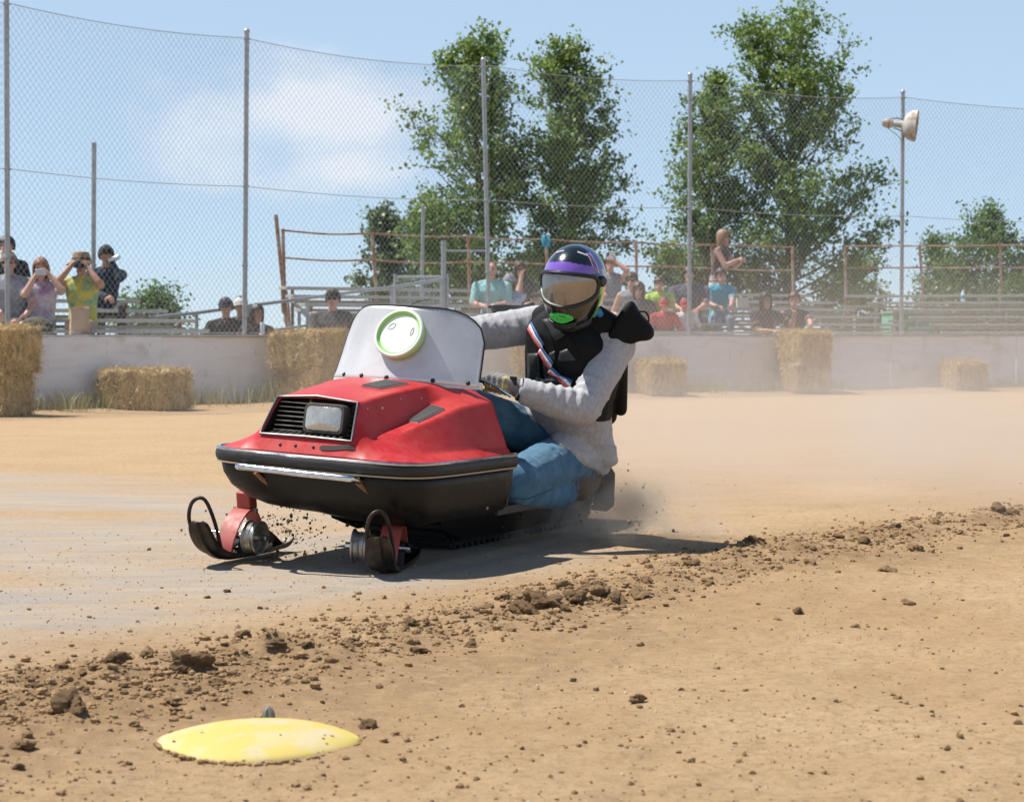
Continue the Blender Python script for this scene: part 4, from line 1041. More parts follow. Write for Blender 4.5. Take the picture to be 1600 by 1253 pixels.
# skis with little transport wheels
def make_ski(bs, inner, yaw, lift):
    root = bpy.data.objects.new('ski', None); C.objects.link(root); root.parent = sled; root.location = (0, bs, lift)
    root.rotation_euler = (0, 0, radians(yaw))
    prof = [(-.50, .03), (-.47, .008), (-.40, 0), (-.15, 0), (-.05, .006), (.02, .024), (.075, .055), (.115, .095), (.14, .135), (.146, .152)]
    prof = catmull([(a, 0, z) for a, z in prof], 4)
    rings = []
    for i, p in enumerate(prof):
        t = i / (len(prof) - 1); w_ = .050 * (1 if t < .66 else sqrt(max(1 - ((t - .66) / .36) ** 2.0, .05)))
        tt = (prof[min(i + 1, len(prof) - 1)] - prof[max(i - 1, 0)]).normalized(); nn = Vector((-tt.z, 0, tt.x))
        sec = [(-1, .020), (-.96, .003), (-.35, 0), (-.22, -.010), (.22, -.010), (.35, 0), (.96, .003), (1, .020), (.9, .020), (.86, .008), (-.86, .008), (-.9, .020)]
        rings.append([p + Vector((0, y * w_, 0)) + nn * h_ for y, h_ in sec])
    MB().loft(rings, True, True).build('ski_blade', M_ski, root)
    arch = catmull([(.085, -.043, .085), (.128, -.042, .16), (.128, -.034, .215), (.118, -.008, .238), (.108, .018, .222), (.075, .036, .145), (.035, .043, .045)], 5)
    MB().tube(arch, .0072, 10).build('tip_loop', M_ski, root)
    def strip(pts, w_, th_, nm, mt):
        pts = catmull(pts, 4); rg = []
        for i, p in enumerate(pts):
            tt = (pts[min(i + 1, len(pts) - 1)] - pts[max(i - 1, 0)]).normalized(); nn = Vector((-tt.z, 0, tt.x))
            rg.append([p + Vector((0, -w_, 0)) + nn * th_, p + Vector((0, w_, 0)) + nn * th_, p + Vector((0, w_, 0)) - nn * th_, p + Vector((0, -w_, 0)) - nn * th_])
        return MB().loft(rg, True, True).build(nm, mt, root, auto=30)
    strip([(-.045, 0, .012), (-.06, 0, .06), (-.105, 0, .125), (-.16, 0, .165), (-.20, 0, .172)], .036, .004, 'ski_leg', M_redmetal)
    strip([(-.20, 0, .172), (-.24, 0, .155), (-.285, 0, .10), (-.30, 0, .085)], .030, .004, 'ski_leg', M_redmetal)
    strip([(-.02, 0, .02), (-.15, 0, .055), (-.30, 0, .085), (-.38, 0, .06), (-.46, 0, .012)], .022, .0035, 'leaf_spring', M_ski)
    MB().box((-.205, 0, .205), (.055, .06, .075), Matrix.Rotation(radians(12), 3, 'Y')).build('spindle_block', M_redmetal, root, bevel=.006)
    MB().tube([(-.21, 0, .16), (-.222, 0, .30)], .017, 10).build('spindle', M_dark, root)
    MB().bar((-.20, -.05, .17), (-.20, .05, .17), .014, .014).build('pivot_bolt', M_steel, root)
    wy_ = inner * .105
    o_ = (-.095, 0, .085)
    MB().tube([(o_[0], -inner * .075, o_[2]), (o_[0], wy_ + inner * .055, o_[2])], .0125, 12).build('axle_tube', M_chrome, root)
    wh = MB().lathe([(.018, -.024), (.050, -.024), (.062, -.027), (.062, -.022), (.053, -.016), (.050, -.004), (.053, 0), (.050, .004), (.053, .016), (.062, .022), (.062, .027), (.054, .024), (.052, .010), (.018, .006)], (o_[0], wy_, o_[2]), (0, inner, 0), 32).build('transport_wheel', M_steel, root)
    MB().bar((-.095, -inner * .04, .085), (-.075, -inner * .04, .015), .03, .008).build('axle_bracket', M_black, root)
    MB().bar((-.12, inner * .045, .085), (-.10, inner * .045, .015), .03, .008).build('axle_bracket', M_black, root)
    return root
make_ski(-.375, 1, 3, .002); make_ski(.335, -1, 19, .020)
MB().tube([(-.24, -.37, .255), (-.27, 0, .26), (-.24, .34, .255)], .009, 8).build('tie_rod', M_dark, sled)
# ------------------------------------------------------------------ bodies: overlapping limbs fused into one skin
def frame3(d):
    d = Vector(d).normalized(); a = Vector((0, 0, 1)) if abs(d.z) < .95 else Vector((1, 0, 0))
    u = (a - d * a.dot(d)).normalized(); return d, u, d.cross(u)
class Body:
    def __init__(s): s.mb = MB(); s.tags = []; s.tagv = []
    def _mark(s, k0, t): s.tagv += [t] * (len(s.mb.v) - k0)
    def limb(s, p, q, r0, r1, t=0, n=12):
        p, q = Vector(p), Vector(q); d, u, w = frame3(q - p if (q - p).length > 1e-5 else (0, 0, 1)); k0 = len(s.mb.v); rings = []
        for th in (-1.45, -1.0, -.5, 0): rings.append([p + d * (r0 * sin(th)) + (u * cos(2 * pi * k / n) + w * sin(2 * pi * k / n)) * r0 * cos(th) for k in range(n)])
        L = (q - p).length
        for i in range(1, max(2, int(L / .05))):
            f = i / max(2, int(L / .05)); r = r0 + (r1 - r0) * f; c = p.lerp(q, f)
            rings.append([c + (u * cos(2 * pi * k / n) + w * sin(2 * pi * k / n)) * r for k in range(n)])
        for th in (0, .5, 1.0, 1.45): rings.append([q + d * (r1 * sin(th)) + (u * cos(2 * pi * k / n) + w * sin(2 * pi * k / n)) * r1 * cos(th) for k in range(n)])
        s.mb.loft(rings); s._mark(k0, t); return s
    def chain(s, pts, rs, t=0):
        for i in range(len(pts) - 1): s.limb(pts[i], pts[i + 1], rs[i], rs[i + 1], t)
        return s
    def ell(s, c, r, t=0, rot=None, n=16):
        k0 = len(s.mb.v); s.mb.ball(c, r, n, 0, rot); s._mark(k0, t); return s
    def torso(s, st, lat, fwd, t=0, n=20):
        k0 = len(s.mb.v); rings = []
        for c, w, d in st:
            c = Vector(c)
            rings.append([c + lat * (w * math.copysign(abs(cos(a)) ** .8, cos(a))) + fwd * (d * math.copysign(abs(sin(a)) ** .9, sin(a))) for a in [2 * pi * k / n for k in range(n)]])
        fine = []
        for i in range(len(rings) - 1):
            for k in range(3): fine.append([rings[i][j].lerp(rings[i + 1][j], k / 3) for j in range(n)])
        fine.append(rings[-1]); s.mb.loft(fine); s._mark(k0, t); return s
    def mesh(s, name, mats, voxel, smooth=3, cut=None):
        me = bpy.data.meshes.new(name); me.from_pydata(s.mb.v, [], s.mb.f)
        bm = bmesh.new(); bm.from_mesh(me); bmesh.ops.recalc_face_normals(bm, faces=bm.faces); bm.to_mesh(me); bm.free()
        o = bpy.data.objects.new('tmp', me); C.objects.link(o)
        q = o.modifiers.new('r', 'REMESH'); q.mode = 'VOXEL'; q.voxel_size = voxel; q.use_smooth_shade = True
        if smooth:
            q = o.modifiers.new('s', 'SMOOTH'); q.factor = .5; q.iterations = smooth
        d = bpy.context.evaluated_depsgraph_get(); d.update(); e = o.evaluated_get(d)
        out = bpy.data.meshes.new_from_object(e); out.name = name
        kd = KDTree(len(s.mb.v))
        for i, v in enumerate(s.mb.v): kd.insert(v, i)
        kd.balance()
        out.materials.clear()
        for m_ in mats: out.materials.append(m_)
        mi = [s.tagv[kd.find(p.center)[1]] for p in out.polygons]
        if cut:
            mi = [cut(p.center, k) for p, k in zip(out.polygons, mi)]
        out.polygons.foreach_set('material_index', mi)
        out.polygons.foreach_set('use_smooth', [True] * len(out.polygons))
        bpy.data.objects.remove(o); bpy.data.meshes.remove(me); out.update()
        return out
def join_meshes(a, b_, name):          # append b_ into a, keeping material slots of a
    bm = bmesh.new(); bm.from_mesh(a); bm.from_mesh(b_); out = bpy.data.meshes.new(name); bm.to_mesh(out); bm.free()
    for m_ in a.materials: out.materials.append(m_)
    return out
def elbow_ik(s, h, a, b_, pole):
    s, h = Vector(s), Vector(h); d = h - s; L = min(d.length, (a + b_) * .995); d.normalize(); h = s + d * L
    x = (a * a - b_ * b_ + L * L) / (2 * L); y = sqrt(max(a * a - x * x, 0))
    p = Vector(pole); p = (p - d * p.dot(d)).normalized()
    return s + d * x + p * y, h
def hand_shape(B, wrist, d, palm_n, k, t, curl=.7, spread=1.0, thumb_side=1):
    """palm, four unequal two-joint fingers and a thumb leaving the side of the palm."""
    d = Vector(d).normalized(); nrm = Vector(palm_n); nrm = (nrm - d * nrm.dot(d)).normalized(); sd = d.cross(nrm) * thumb_side
    w = Vector(wrist)
    B.limb(w, w + d * .03 * k, .024 * k, .027 * k, t, 10)
    for j in range(4):
        o = (j - 1.5) * .019 * k
        base = w + d * .078 * k + sd * o * -1
        B.limb(w + d * .02 * k + sd * o * -.7, base, .015 * k, .0125 * k, t, 8)
        L = (.040, .044, .041, .032)[j] * k
        a1 = curl * .8; a2 = curl * 1.7
        m1 = base + (d * cos(a1) + nrm * sin(a1)) * L
        m2 = m1 + (d * cos(a2) + nrm * sin(a2)) * L * .85
        B.limb(base, m1, .0108 * k, .0095 * k, t, 8); B.limb(m1, m2, .0095 * k, .0082 * k, t, 8)
    tb = w + d * .025 * k + sd * .026 * k
    t1 = tb + (d * .6 + sd * .75 + nrm * .35).normalized() * .036 * k
    t2 = t1 + (d * .85 + sd * .15 + nrm * .55).normalized() * .030 * k
    B.limb(tb - sd * .012 * k, t1, .0135 * k, .0115 * k, t, 8); B.limb(t1, t2, .0112 * k, .0095 * k, t, 8)
def skinmat(name, c): return mat(name, c, .55, noise=(14, (c[0] * .82, c[1] * .74, c[2] * .70), .45, .7), spec=.35)
def cloth(name, c, c2=None, scale=9, lo=.42, hi=.62, bumps=(22, .35, .012), st=None):
    return mat(name, c, .9, noise=(scale, c2 or tuple(x * .72 for x in c), lo, hi), bump=bumps, spec=.2, sheen=.15, stretch=st)
# ------------------------------------------------------------------ rider
M_shirt = cloth("grey marl jersey", (0.46, 0.455, 0.47), (0.38, 0.375, 0.39), 90, .4, .6, (120, .12, .003), (1, 1, .45))
M_jeans = cloth("blue denim", (0.085, 0.20, 0.31), (0.045, 0.12, 0.20), 13, .38, .68, (34, .4, .008))
M_boot = _dusty(mat("brown leather boot", (0.10, 0.055, 0.03), .6), (.3, .2, .12), .5)
M_vest = mat("black nylon vest", (0.006, 0.007, 0.0075), .7, bump=(120, .25, .003), spec=.22)
M_glove = cloth("grey work glove", (0.24, 0.235, 0.23), (0.17, 0.165, 0.16), 18)
M_glove_y = cloth("straw leather glove tip", (0.55, 0.44, 0.16))
M_cuff = cloth("black glove cuff", (0.02, 0.02, 0.022))
J = dict(pel=at(903, 700, 8.42), wai=at(892, 620, 8.22), che=at(898, 552, 8.11), nk=at(893, 498, 8.04),
         shL=at(962, 543, 8.03), shR=at(842, 507, 8.22), elL=at(912, 640, 7.84), wrL=at(820, 611, 7.80),
         elR=at(728, 524, 8.16), hipL=at(905, 706, 8.32), hipR=at(880, 700, 8.50))
lat = (J['shL'] - J['shR']); lat.normalize(); fwd = Vector((0, 0, 1)).cross(lat) * -1; fwd.z = 0; fwd.normalize()
gripL, gripR = S(*GRIP_L), S(*GRIP_R)
R_ = Body()
R_.torso([(at(898, 725, 8.42), .145, .12), (at(897, 700, 8.40), .165, .14), (at(895, 668, 8.33), .165, .14), (at(893, 620, 8.22), .165, .138), (at(898, 565, 8.12), .182, .14), (at(899, 530, 8.10), .185, .125), (at(896, 508, 8.08), .13, .09), (at(892, 492, 8.05), .062, .06)], lat, fwd, 0)
R_.limb(J['shL'], J['shL'] - lat * .08, .082, .10, 0).limb(J['shR'], J['shR'] + lat * .08, .075, .095, 0)
# left arm: loose sleeve with gathered folds
R_.chain([J['shL'], J['shL'].lerp(J['elL'], .5), J['elL']], [.080, .072, .066], 0)
R_.chain([J['elL'], J['elL'].lerp(J['wrL'], .45), J['wrL']], [.066, .060, .045], 0)
for f_, r_ in ((.12, .071), (.30, .068), (.47, .063), (.63, .058), (.78, .053), (.90, .048)):
    c = J['elL'].lerp(J['wrL'], f_); d_ = (J['wrL'] - J['elL']).normalized(); n_ = Vector((random.uniform(-.3, .3), random.uniform(-.3, .1), 1)).normalized()
    R_.ell(c + n_ * .008, (r_ * .28, r_, r_), 0, Matrix((d_, d_.cross(n_).normalized(), d_.cross(d_.cross(n_)).normalized())).transposed(), 14)
for f_, r_ in ((.80, .076), (.93, .075), (.66, .077)):
    c = J['shL'].lerp(J['elL'], f_); d_ = (J['elL'] - J['shL']).normalized(); n_ = (Vector((-1, -.4, .2)) + Vector((random.uniform(-.3, .3), 0, random.uniform(-.3, .3)))).normalized()
    R_.ell(c + n_ * .006, (r_ * .26, r_, r_), 0, Matrix((d_, d_.cross(n_).normalized(), d_.cross(d_.cross(n_)).normalized())).transposed(), 14)
# right arm reaching behind the windshield
wrR = gripR + (J['elR'] - gripR).normalized() * .09
R_.chain([J['shR'], J['shR'].lerp(J['elR'], .5), J['elR']], [.080, .077, .070], 0).chain([J['elR'], wrR], [.068, .045], 0)
for f_ in (.18, .34, .5, .64, .8, .95):
    c = J['shR'].lerp(J['elR'], f_); d_ = (J['elR'] - J['shR'] + Vector((0, 0, random.uniform(-.06, .06)))).normalized(); n_ = Vector((0, -1, random.uniform(-.4, .6))).normalized()
    r_ = .081
    R_.ell(c + n_ * .006, (r_ * .22, r_, r_), 0, Matrix((d_, d_.cross(n_).normalized(), d_.cross(d_.cross(n_)).normalized())).transposed(), 14)
# shirt tail hanging over the hip
R_.torso([(at(891, 640, 8.25), .172, .150), (at(896, 685, 8.36), .178, .158), (at(903, 708, 8.40), .165, .150), (at(912, 722, 8.42), .10, .10)], lat, fwd, 0)
R_.limb(at(930, 690, 8.4), at(935, 728, 8.42), .055, .020, 0)
# legs
knL = S(-.90, .385, .295); anL = S(-1.30, .41, .225)
R_.chain([J['hipL'], J['hipL'].lerp(knL, .5), knL], [.112, .102, .086], 1)
R_.chain([S(-.92, .39, .268), S(-1.12, .40, .245), anL], [.074, .070, .056], 1)
R_.limb(knL.lerp(anL, .80), anL + (anL - knL).normalized() * .02, .070, .066, 1)
for f_, r_ in ((.12, .106), (.30, .106), (.55, .104), (.82, .092), (.93, .090)):
    c = J['hipL'].lerp(knL, f_); d_ = (knL - J['hipL'] + Vector((0, 0, random.uniform(-.12, .12)))).normalized(); n_ = Vector((0, -1, .4)).normalized()
    R_.ell(c + n_ * .010, (r_ * .16, r_, r_), 1, Matrix((d_, d_.cross(n_).normalized(), d_.cross(d_.cross(n_)).normalized())).transposed(), 14)
knR = S(-.98, .02, .60); anR = S(-.93, -.26, .30)
R_.chain([J['hipR'], J['hipR'].lerp(knR, .5), knR], [.12, .10, .082], 1).chain([knR, anR], [.078, .055], 1)
R_.limb(J['hipL'], J['hipR'], .11, .115, 1)
ftL = S(-1.56, .42, .255)
R_.chain([anL, S(-1.42, .42, .24), ftL, S(-1.62, .42, .33)], [.052, .058, .056, .042], 2).limb(ftL, S(-1.50, .42, .215), .05, .04, 2)
R_.chain([anR, S(-.94, -.27, .275), S(-.80, -.29, .27)], [.05, .048, .04], 2)
# neck
R_.limb(J['nk'], at(893, 478, 7.99), .06, .06, 0)
hem = [(p.x, p.z) for p in (at(700, 560, 8.2), at(812, 622, 8.2), at(832, 655, 8.2), at(862, 682, 8.2), at(890, 704, 8.2), at(912, 722, 8.3), at(940, 745, 8.3), at(1000, 790, 8.3))]
def hem_z(x): return float(np.interp(x, [h[0] for h in hem], [h[1] for h in hem])) + .006 * sin(x * 60)
def rider_cut(c, k):
    if k == 2 or c.z < .2 or c.x < at(812, 600, 8.2).x: return k
    return 0 if c.z > hem_z(c.x) else 1
rb = R_.mesh('person', [M_shirt, M_jeans, M_boot], .0085, 4, rider_cut)
bm = bmesh.new(); bm.from_mesh(rb); bm.normal_update()
vs_ = {v for f_ in bm.faces if f_.material_index == 0 for v in f_.verts if v.co.z < hem_z(v.co.x) + .16 and v.co.x > at(812, 600, 8.2).x and not any(g_.material_index == 1 for g_ in v.link_faces)}
mv_ = [(v, v.normal * .007) for v in vs_]
for v, d_ in mv_: v.co += d_
# cloth creases pressed into the surface
bm.normal_update(); co = np.array([v.co[:] for v in bm.verts])
def ridge(u_, v_, sd): return 1 - np.abs(2 * vnoise(u_, v_, sd) - 1)
cr = ridge(co[:, 0] * 4 + co[:, 2] * 15, co[:, 2] * 3 - co[:, 0] * 3 + co[:, 1] * 4, 91) ** 3 * .75 + ridge(co[:, 0] * 26 - co[:, 2] * 14, co[:, 2] * 5 + co[:, 0] * 5, 92) ** 3.5 * .35
lowz = np.array([1.0 if all(f_.material_index == 0 for f_ in v.link_faces) else (.75 if all(f_.material_index == 1 for f_ in v.link_faces) else 0) for v in bm.verts])
mv_ = [(v, v.normal * float((c_ - .2) * .0065 * k_)) for v, c_, k_ in zip(bm.verts, cr, lowz)]
for v, d_ in mv_: v.co += d_
bm.to_mesh(rb); bm.free()
rider = bpy.data.objects.new('person', rb); C.objects.link(rider)
tag(rider, 'rider in black vest, grey sleeves, blue jeans and helmet leaning off the snowmobile', 'person')

# jeans outseam
RBV = BVHTree.FromPolygons([v.co.copy() for v in rb.vertices], [tuple(p.vertices) for p in rb.polygons])
M_seam = cloth("denim seam", (0.035, 0.09, 0.15))
def on_body(p, d_):
    h = RBV.ray_cast(p - d_ * .4, d_); return h[0]
seam = []
for k in range(14):
    t = .16 + .80 * k / 13; p = J['hipL'].lerp(knL, t) + Vector((0, 0, -.035)); h = on_body(p, Vector((.25, 1, .25)).normalized())
    if h: seam.append(h)
if len(seam) > 3: MB().tube(seam, .0032, 5).build('jeans_seam', M_seam, rider)
# gloves: left hand closed on the grip
HN = Body(); gd = (sl_l * .9 + sl_u * -.15 + sl_f * -.25).normalized()
kn = sl_f * .030 + sl_u * .016
wrist = J['wrL']; ax0 = gripL
back_c = gripL + sl_f * -.012 + sl_u * .022
HN.limb(wrist, gripL.lerp(wrist, .35) + sl_u * .012, .040, .038, 0)
for j in range(4):
    o_ = gd * ((1.35 - j) * .0215)
    k0_ = gripL + o_ + sl_f * -.022 + sl_u * .028
    k1_ = gripL + o_ + sl_f * .024 + sl_u * .022
    k2_ = gripL + o_ + sl_f * .032 + sl_u * -.012
    k3_ = gripL + o_ + sl_f * .006 + sl_u * -.027
    HN.limb(gripL.lerp(wrist, .42) + o_ * .7 + sl_u * .010, k0_, .021, .0175, 0, 10)
    L_ = (1, 1.06, 1.0, .9)[j]
    HN.limb(k0_, k1_, .0165 * L_, .0145 * L_, 0, 10).limb(k1_, k2_, .0145 * L_, .0130 * L_, 1 if j == 0 else 0, 10).limb(k2_, k3_, .0130 * L_, .0115, 1, 10)
tb = gripL - gd * .045 + sl_f * -.03 + sl_u * .0
HN.limb(gripL.lerp(wrist, .4) - gd * .03, tb, .022, .018, 0, 10).limb(tb, gripL - gd * .05 + sl_u * -.028 + sl_f * .012, .017, .0145, 1, 10)
gm_ = HN.mesh('glove', [M_glove, M_glove_y], .004, 2)
gl = bpy.data.objects.new('glove', gm_); C.objects.link(gl); gl.parent = rider
gl['label'] = 'grey work glove with straw coloured fingertips'
fd = (J['wrL'] - J['elL']).normalized()
c0 = J['wrL'] - fd * .012
MB().lathe([(.043, -.012), (.0465, -.008), (.045, .012), (.047, .034), (.043, .038)], c0, fd, 22).build('glove_cuff', M_cuff, gl)
pt_c = gripL.lerp(wrist, .5) + sl_u * .047 + sl_f * .008
MB().box(gripL.lerp(wrist, .55) + sl_u * .030 + sl_f * .030 + sl_l * .012, (.006, .03, .034), Matrix((sl_f, sl_l, sl_u)).transposed()).build('glove_patch', M_cuff, gl, bevel=.002)
HR = Body()
HR.limb(wrR, gripR, .036, .036, 0)
for j in range(4):
    o_ = sl_l * ((j - 1.5) * .021)
    HR.limb(gripR + o_ + sl_f * -.02 + sl_u * .026, gripR + o_ + sl_f * .026 + sl_u * .018, .016, .0145, 0, 10).limb(gripR + o_ + sl_f * .026 + sl_u * .018, gripR + o_ + sl_f * .022 + sl_u * -.018, .0145, .012, 1, 10)
HR.limb(gripR + sl_l * .04 + sl_f * -.025, gripR + sl_l * .05 + sl_u * -.02 + sl_f * .01, .017, .014, 1, 10)
g2_ = bpy.data.objects.new('glove', HR.mesh('glove', [M_glove, M_glove_y], .005, 2)); C.objects.link(g2_); g2_.parent = rider

# vest
V_ = Body()
V_.torso([(at(886, 640, 8.25), .188, .163), (at(890, 610, 8.21), .190, .160), (at(895, 565, 8.12), .205, .165), (at(896, 530, 8.09), .205, .150), (at(893, 508, 8.07), .150, .118), (at(891, 492, 8.04), .09, .088), (at(890, 480, 8.02), .085, .084)], lat, fwd, 0)
V_.limb(at(850, 500, 8.17), at(872, 488, 8.10), .062, .06, 0).limb(at(840, 530, 8.10), at(842, 590, 8.12), .05, .055, 0).limb(at(915, 490, 8.03), at(950, 512, 8.03), .06, .062, 0)
V_.limb(at(965, 560, 8.16), at(970, 640, 8.26), .045, .028, 0).limb(at(950, 560, 8.2), at(950, 650, 8.32), .05, .04, 0)
V_.chain([at(850, 600, 8.05), at(890, 602, 7.99), at(925, 600, 8.02)], [.03, .03, .03], 0)
vm = V_.mesh('vest', [M_vest], .0075, 4)
vest = bpy.data.objects.new('vest', vm); C.objects.link(vest); vest.parent = rider
VB = BVHTree.FromPolygons([v.co.copy() for v in vm.vertices], [tuple(p.vertices) for p in vm.polygons])
def on_vest(px, py, off):
    r = Vector(ray(px, py).tolist()).normalized(); o_ = Vector((0, 0, CAM_H))
    h = VB.ray_cast(o_ + r * 5, r)
    return None if h[0] is None else h[0] + (h[1] if h[1].dot(r) < 0 else -h[1]) * off
M_tape = [mat("blue tape", (0.055, 0.13, 0.36), .6), mat("white tape", (0.78, 0.76, 0.74), .6), mat("red tape", (0.62, 0.10, 0.09), .6)]
segs = [((834, 505), (853, 537)), ((849, 540), (867, 565)), ((864, 570), (894, 597))]
for (x0, y0), (x1, y1) in segs:
    for ci in range(3):
        rows_ = [[], []]
        for k in range(9):
            t = k / 8
            cx, cy_ = x0 + (x1 - x0) * t, y0 + (y1 - y0) * t
            bow = 0.5 * sin(pi * t)
            for e_ in (0, 1):
                sft = (ci + e_) * 4.4
                p = on_vest(cx - sft * .45 - bow, cy_ + sft * .80 + bow, .0125)
                rows_[e_].append(p)
        if all(p is not None for r in rows_ for p in r):
            MB().loft(rows_, False, False).build('vest_stripe', M_tape[ci], vest, solid=.002)
M_pad = mat("charcoal vest panel", (0.020, 0.024, 0.026), .5, bump=(150, .2, .002))
def patch(quad, n_=7):
    (a, b_, c, d_) = quad; rows_ = []
    for j_ in range(n_ + 1):
        r = []
        for i_ in range(n_ + 1):
            u_, v_ = i_ / n_, j_ / n_
            x = (a[0] * (1 - u_) + b_[0] * u_) * (1 - v_) + (d_[0] * (1 - u_) + c[0] * u_) * v_; y = (a[1] * (1 - u_) + b_[1] * u_) * (1 - v_) + (d_[1] * (1 - u_) + c[1] * u_) * v_
            r.append(on_vest(x, y, .004 + .006 * min(u_, 1 - u_, v_, 1 - v_, .2) / .2))
        rows_.append(r)
    if all(p is not None for r in rows_ for p in r): MB().loft(rows_, False, False).build('vest_panel', M_pad, vest, solid=.004)
for qd in ([(848, 500), (866, 496), (884, 524), (868, 534)], [(876, 549), (887, 545), (902, 563), (872, 566)], [(858, 553), (868, 548), (868, 564), (862, 562)], [(826, 552), (842, 552), (846, 596), (826, 596)], [(850, 566), (860, 572), (880, 600), (852, 600)]): patch(qd)
for sx in ([(858, 510), (862, 530), (872, 560), (876, 590)], [(842, 545), (840, 570), (842, 600)], [(884, 515), (900, 540), (905, 560)]):
    sp = [on_vest(x, y, .001) for x, y in sx]
    if all(sp): MB().tube(catmull(sp, 5), .003, 5).build('vest_seam', M_vest, vest)
# shoulder flaps lifted by the wind
def slab(quad, th, name, bend=0.0, nu=10, nv=8, wave=.006, seed=1):
    a, b_, c, d_ = [Vector(p) for p in quad]; rnd = random.Random(seed)
    nn = (b_ - a).cross(d_ - a).normalized(); rows_ = []
    for j in range(nv + 1):
        r = []
        for i in range(nu + 1):
            u, v = i / nu, j / nv
            p = a.lerp(b_, u).lerp(d_.lerp(c, u), v) + nn * (bend * sin(pi * u) + wave * sin(7 * u + 5 * v + seed))
            r.append(p)
        rows_.append(r)
    m = MB(); m.loft(rows_, False, False)
    return m.build(name, M_vest, vest, solid=th, subsurf=1)
slab([at(761, 478, 8.42), at(834, 472, 8.40), at(838, 483, 8.22), at(770, 486, 8.30)], .013, 'shoulder_flap', .012, seed=2)
def pad_loft(outline, Y, depth, name):
    P_ = [at(x, y, Y) for x, y in outline]; c = sum(P_, Vector()) / len(P_); rg = []
    for k_, dy in ((.55, -.5), (.93, -.38), (1.0, 0), (.93, .38), (.55, .5)):
        rg.append([c + (p - c) * k_ + Vector((.02 * dy, depth * dy, .01 * sin(9 * i_))) for i_, p in enumerate(P_)])
    return MB().loft(rg).build(name, M_vest, vest, subsurf=2)
pad_loft([(950, 540), (948, 524), (954, 510), (970, 488), (984, 463), (992, 474), (1000, 488), (1013, 500), (1027, 522), (1016, 532), (1000, 536), (986, 536), (968, 549)], 7.99, .075, 'shoulder_flap')
pad_loft([(948, 530), (960, 520), (975, 530), (986, 545), (984, 570), (968, 560), (955, 548)], 8.05, .09, 'shoulder_flap')
MB().tube(catmull([at(998, 487, 8.0), at(1009, 488, 7.99), at(1014, 498, 7.99), at(1012, 508, 8.0)], 5), .0035, 6).build('flap_strap', M_vest, vest)

# helmet
hc = at(898, 438, 7.90)
hf = Vector((-.36, -.90, -.20)).normalized(); hl = Vector((0, 0, 1)).cross(hf).normalized() ; hu = hf.cross(hl).normalized()
hl2 = hl * cos(radians(-6)) + hu * sin(radians(-6)); hu = hf.cross(hl2).normalized(); hl = hl2
HM = Matrix((hf, hl, hu)).transposed()
def Hh(p): return hc + HM @ Vector(p)
M_helm = bpy.data.materials.new("helmet lacquer"); M_helm.use_nodes = True
nh, lh = M_helm.node_tree.nodes, M_helm.node_tree.links
bh = nh['Principled BSDF']; bh.inputs['Roughness'].default_value = .22; bh.inputs['Coat Weight'].default_value = .8; bh.inputs['Coat Roughness'].default_value = .05
ah = nh.new('ShaderNodeAttribute'); ah.attribute_name = 'paint'; lh.new(ah.outputs['Color'], bh.inputs['Base Color'])
# shell as a sphere-like surface with a chin bar; eye port cut out
def helm_r(th, ph):      # th: azimuth from front, ph: elevation
    x, y, z = cos(ph) * cos(th), cos(ph) * sin(th), sin(ph)
    r = 1 / sqrt((x / .150) ** 2 + (y / .124) ** 2 + (z / .142) ** 2)
    chin = max(0, cos(th)) ** 3 * math.exp(-((ph + .62) / .38) ** 2) * .034
    v = (r + chin) * Vector((x, y, z))
    if v.z < -.02: v.z = -.02 + (v.z + .02) * 1.40
    return v
NTH, NPH = 200, 124
verts, idx = [], {}
for j in range(NPH + 1):
    ph = -1.12 + (pi / 2 + 1.12) * j / NPH
    for i in range(NTH):
        th = -pi + 2 * pi * i / NTH; verts.append(helm_r(th, min(ph, 1.565)))
def portd(th, ph):       # < 0 inside the eye port
    tx = th / 1.13; cz = .0; hz = .365 - .05 * abs(tx)
    return max(abs(tx) ** 3.4 + abs((ph - cz) / hz) ** 4 - 1, -1)
faces = []
for j in range(NPH):
    for i in range(NTH):
        th = -pi + 2 * pi * (i + .5) / NTH; ph = -1.12 + (pi / 2 + 1.12) * (j + .5) / NPH
        if portd(th, ph) < 0: continue
        faces.append((j * NTH + i, j * NTH + (i + 1) % NTH, (j + 1) * NTH + (i + 1) % NTH, (j + 1) * NTH + i))
hm_ = bpy.data.meshes.new('helmet'); hm_.from_pydata([Hh(v) for v in verts], [], faces)
ca = hm_.color_attributes.new('paint', 'FLOAT_COLOR', 'CORNER')
def paint(th, ph):
    blk = (0.006, 0.012, 0.014)
    if .37 < ph < .70 - .10 * abs(th) and abs(th) < .1 + .95: return (0.20, 0.10, 0.50)
    if .98 < abs(th) < 1.28 and .37 < ph < 1.05:
        s_ = (abs(th) - .98) / .3; z_ = (ph * 7 + s_ * 2) % 2
        if s_ < .14 or s_ > .86: return (0.75, 0.72, 0.72)
        return (0.45, 0.09, 0.03) if z_ < 1 else (0.03, 0.07, 0.35)
    if 1.28 <= abs(th) < 1.5 and ph > .25: return (0.04, 0.10, 0.45)
    if ph < .45:
        if 1.30 < abs(th) < 1.44: return (0.04, 0.50, 0.05)
        if 1.44 <= abs(th) < 1.60: return (0.50, 0.50, 0.03)
        if 1.60 <= abs(th) < 1.76: return (0.55, 0.20, 0.02)
        if 1.76 <= abs(th) < 2.0: return (0.16, 0.05, 0.25)
    arc = ph - (1.02 + .13 * cos(th * 2))
    if abs(arc) < .028 and .45 < abs(th) < 1.5: return (0.70, 0.62, 0.64)
    return blk
li = 0
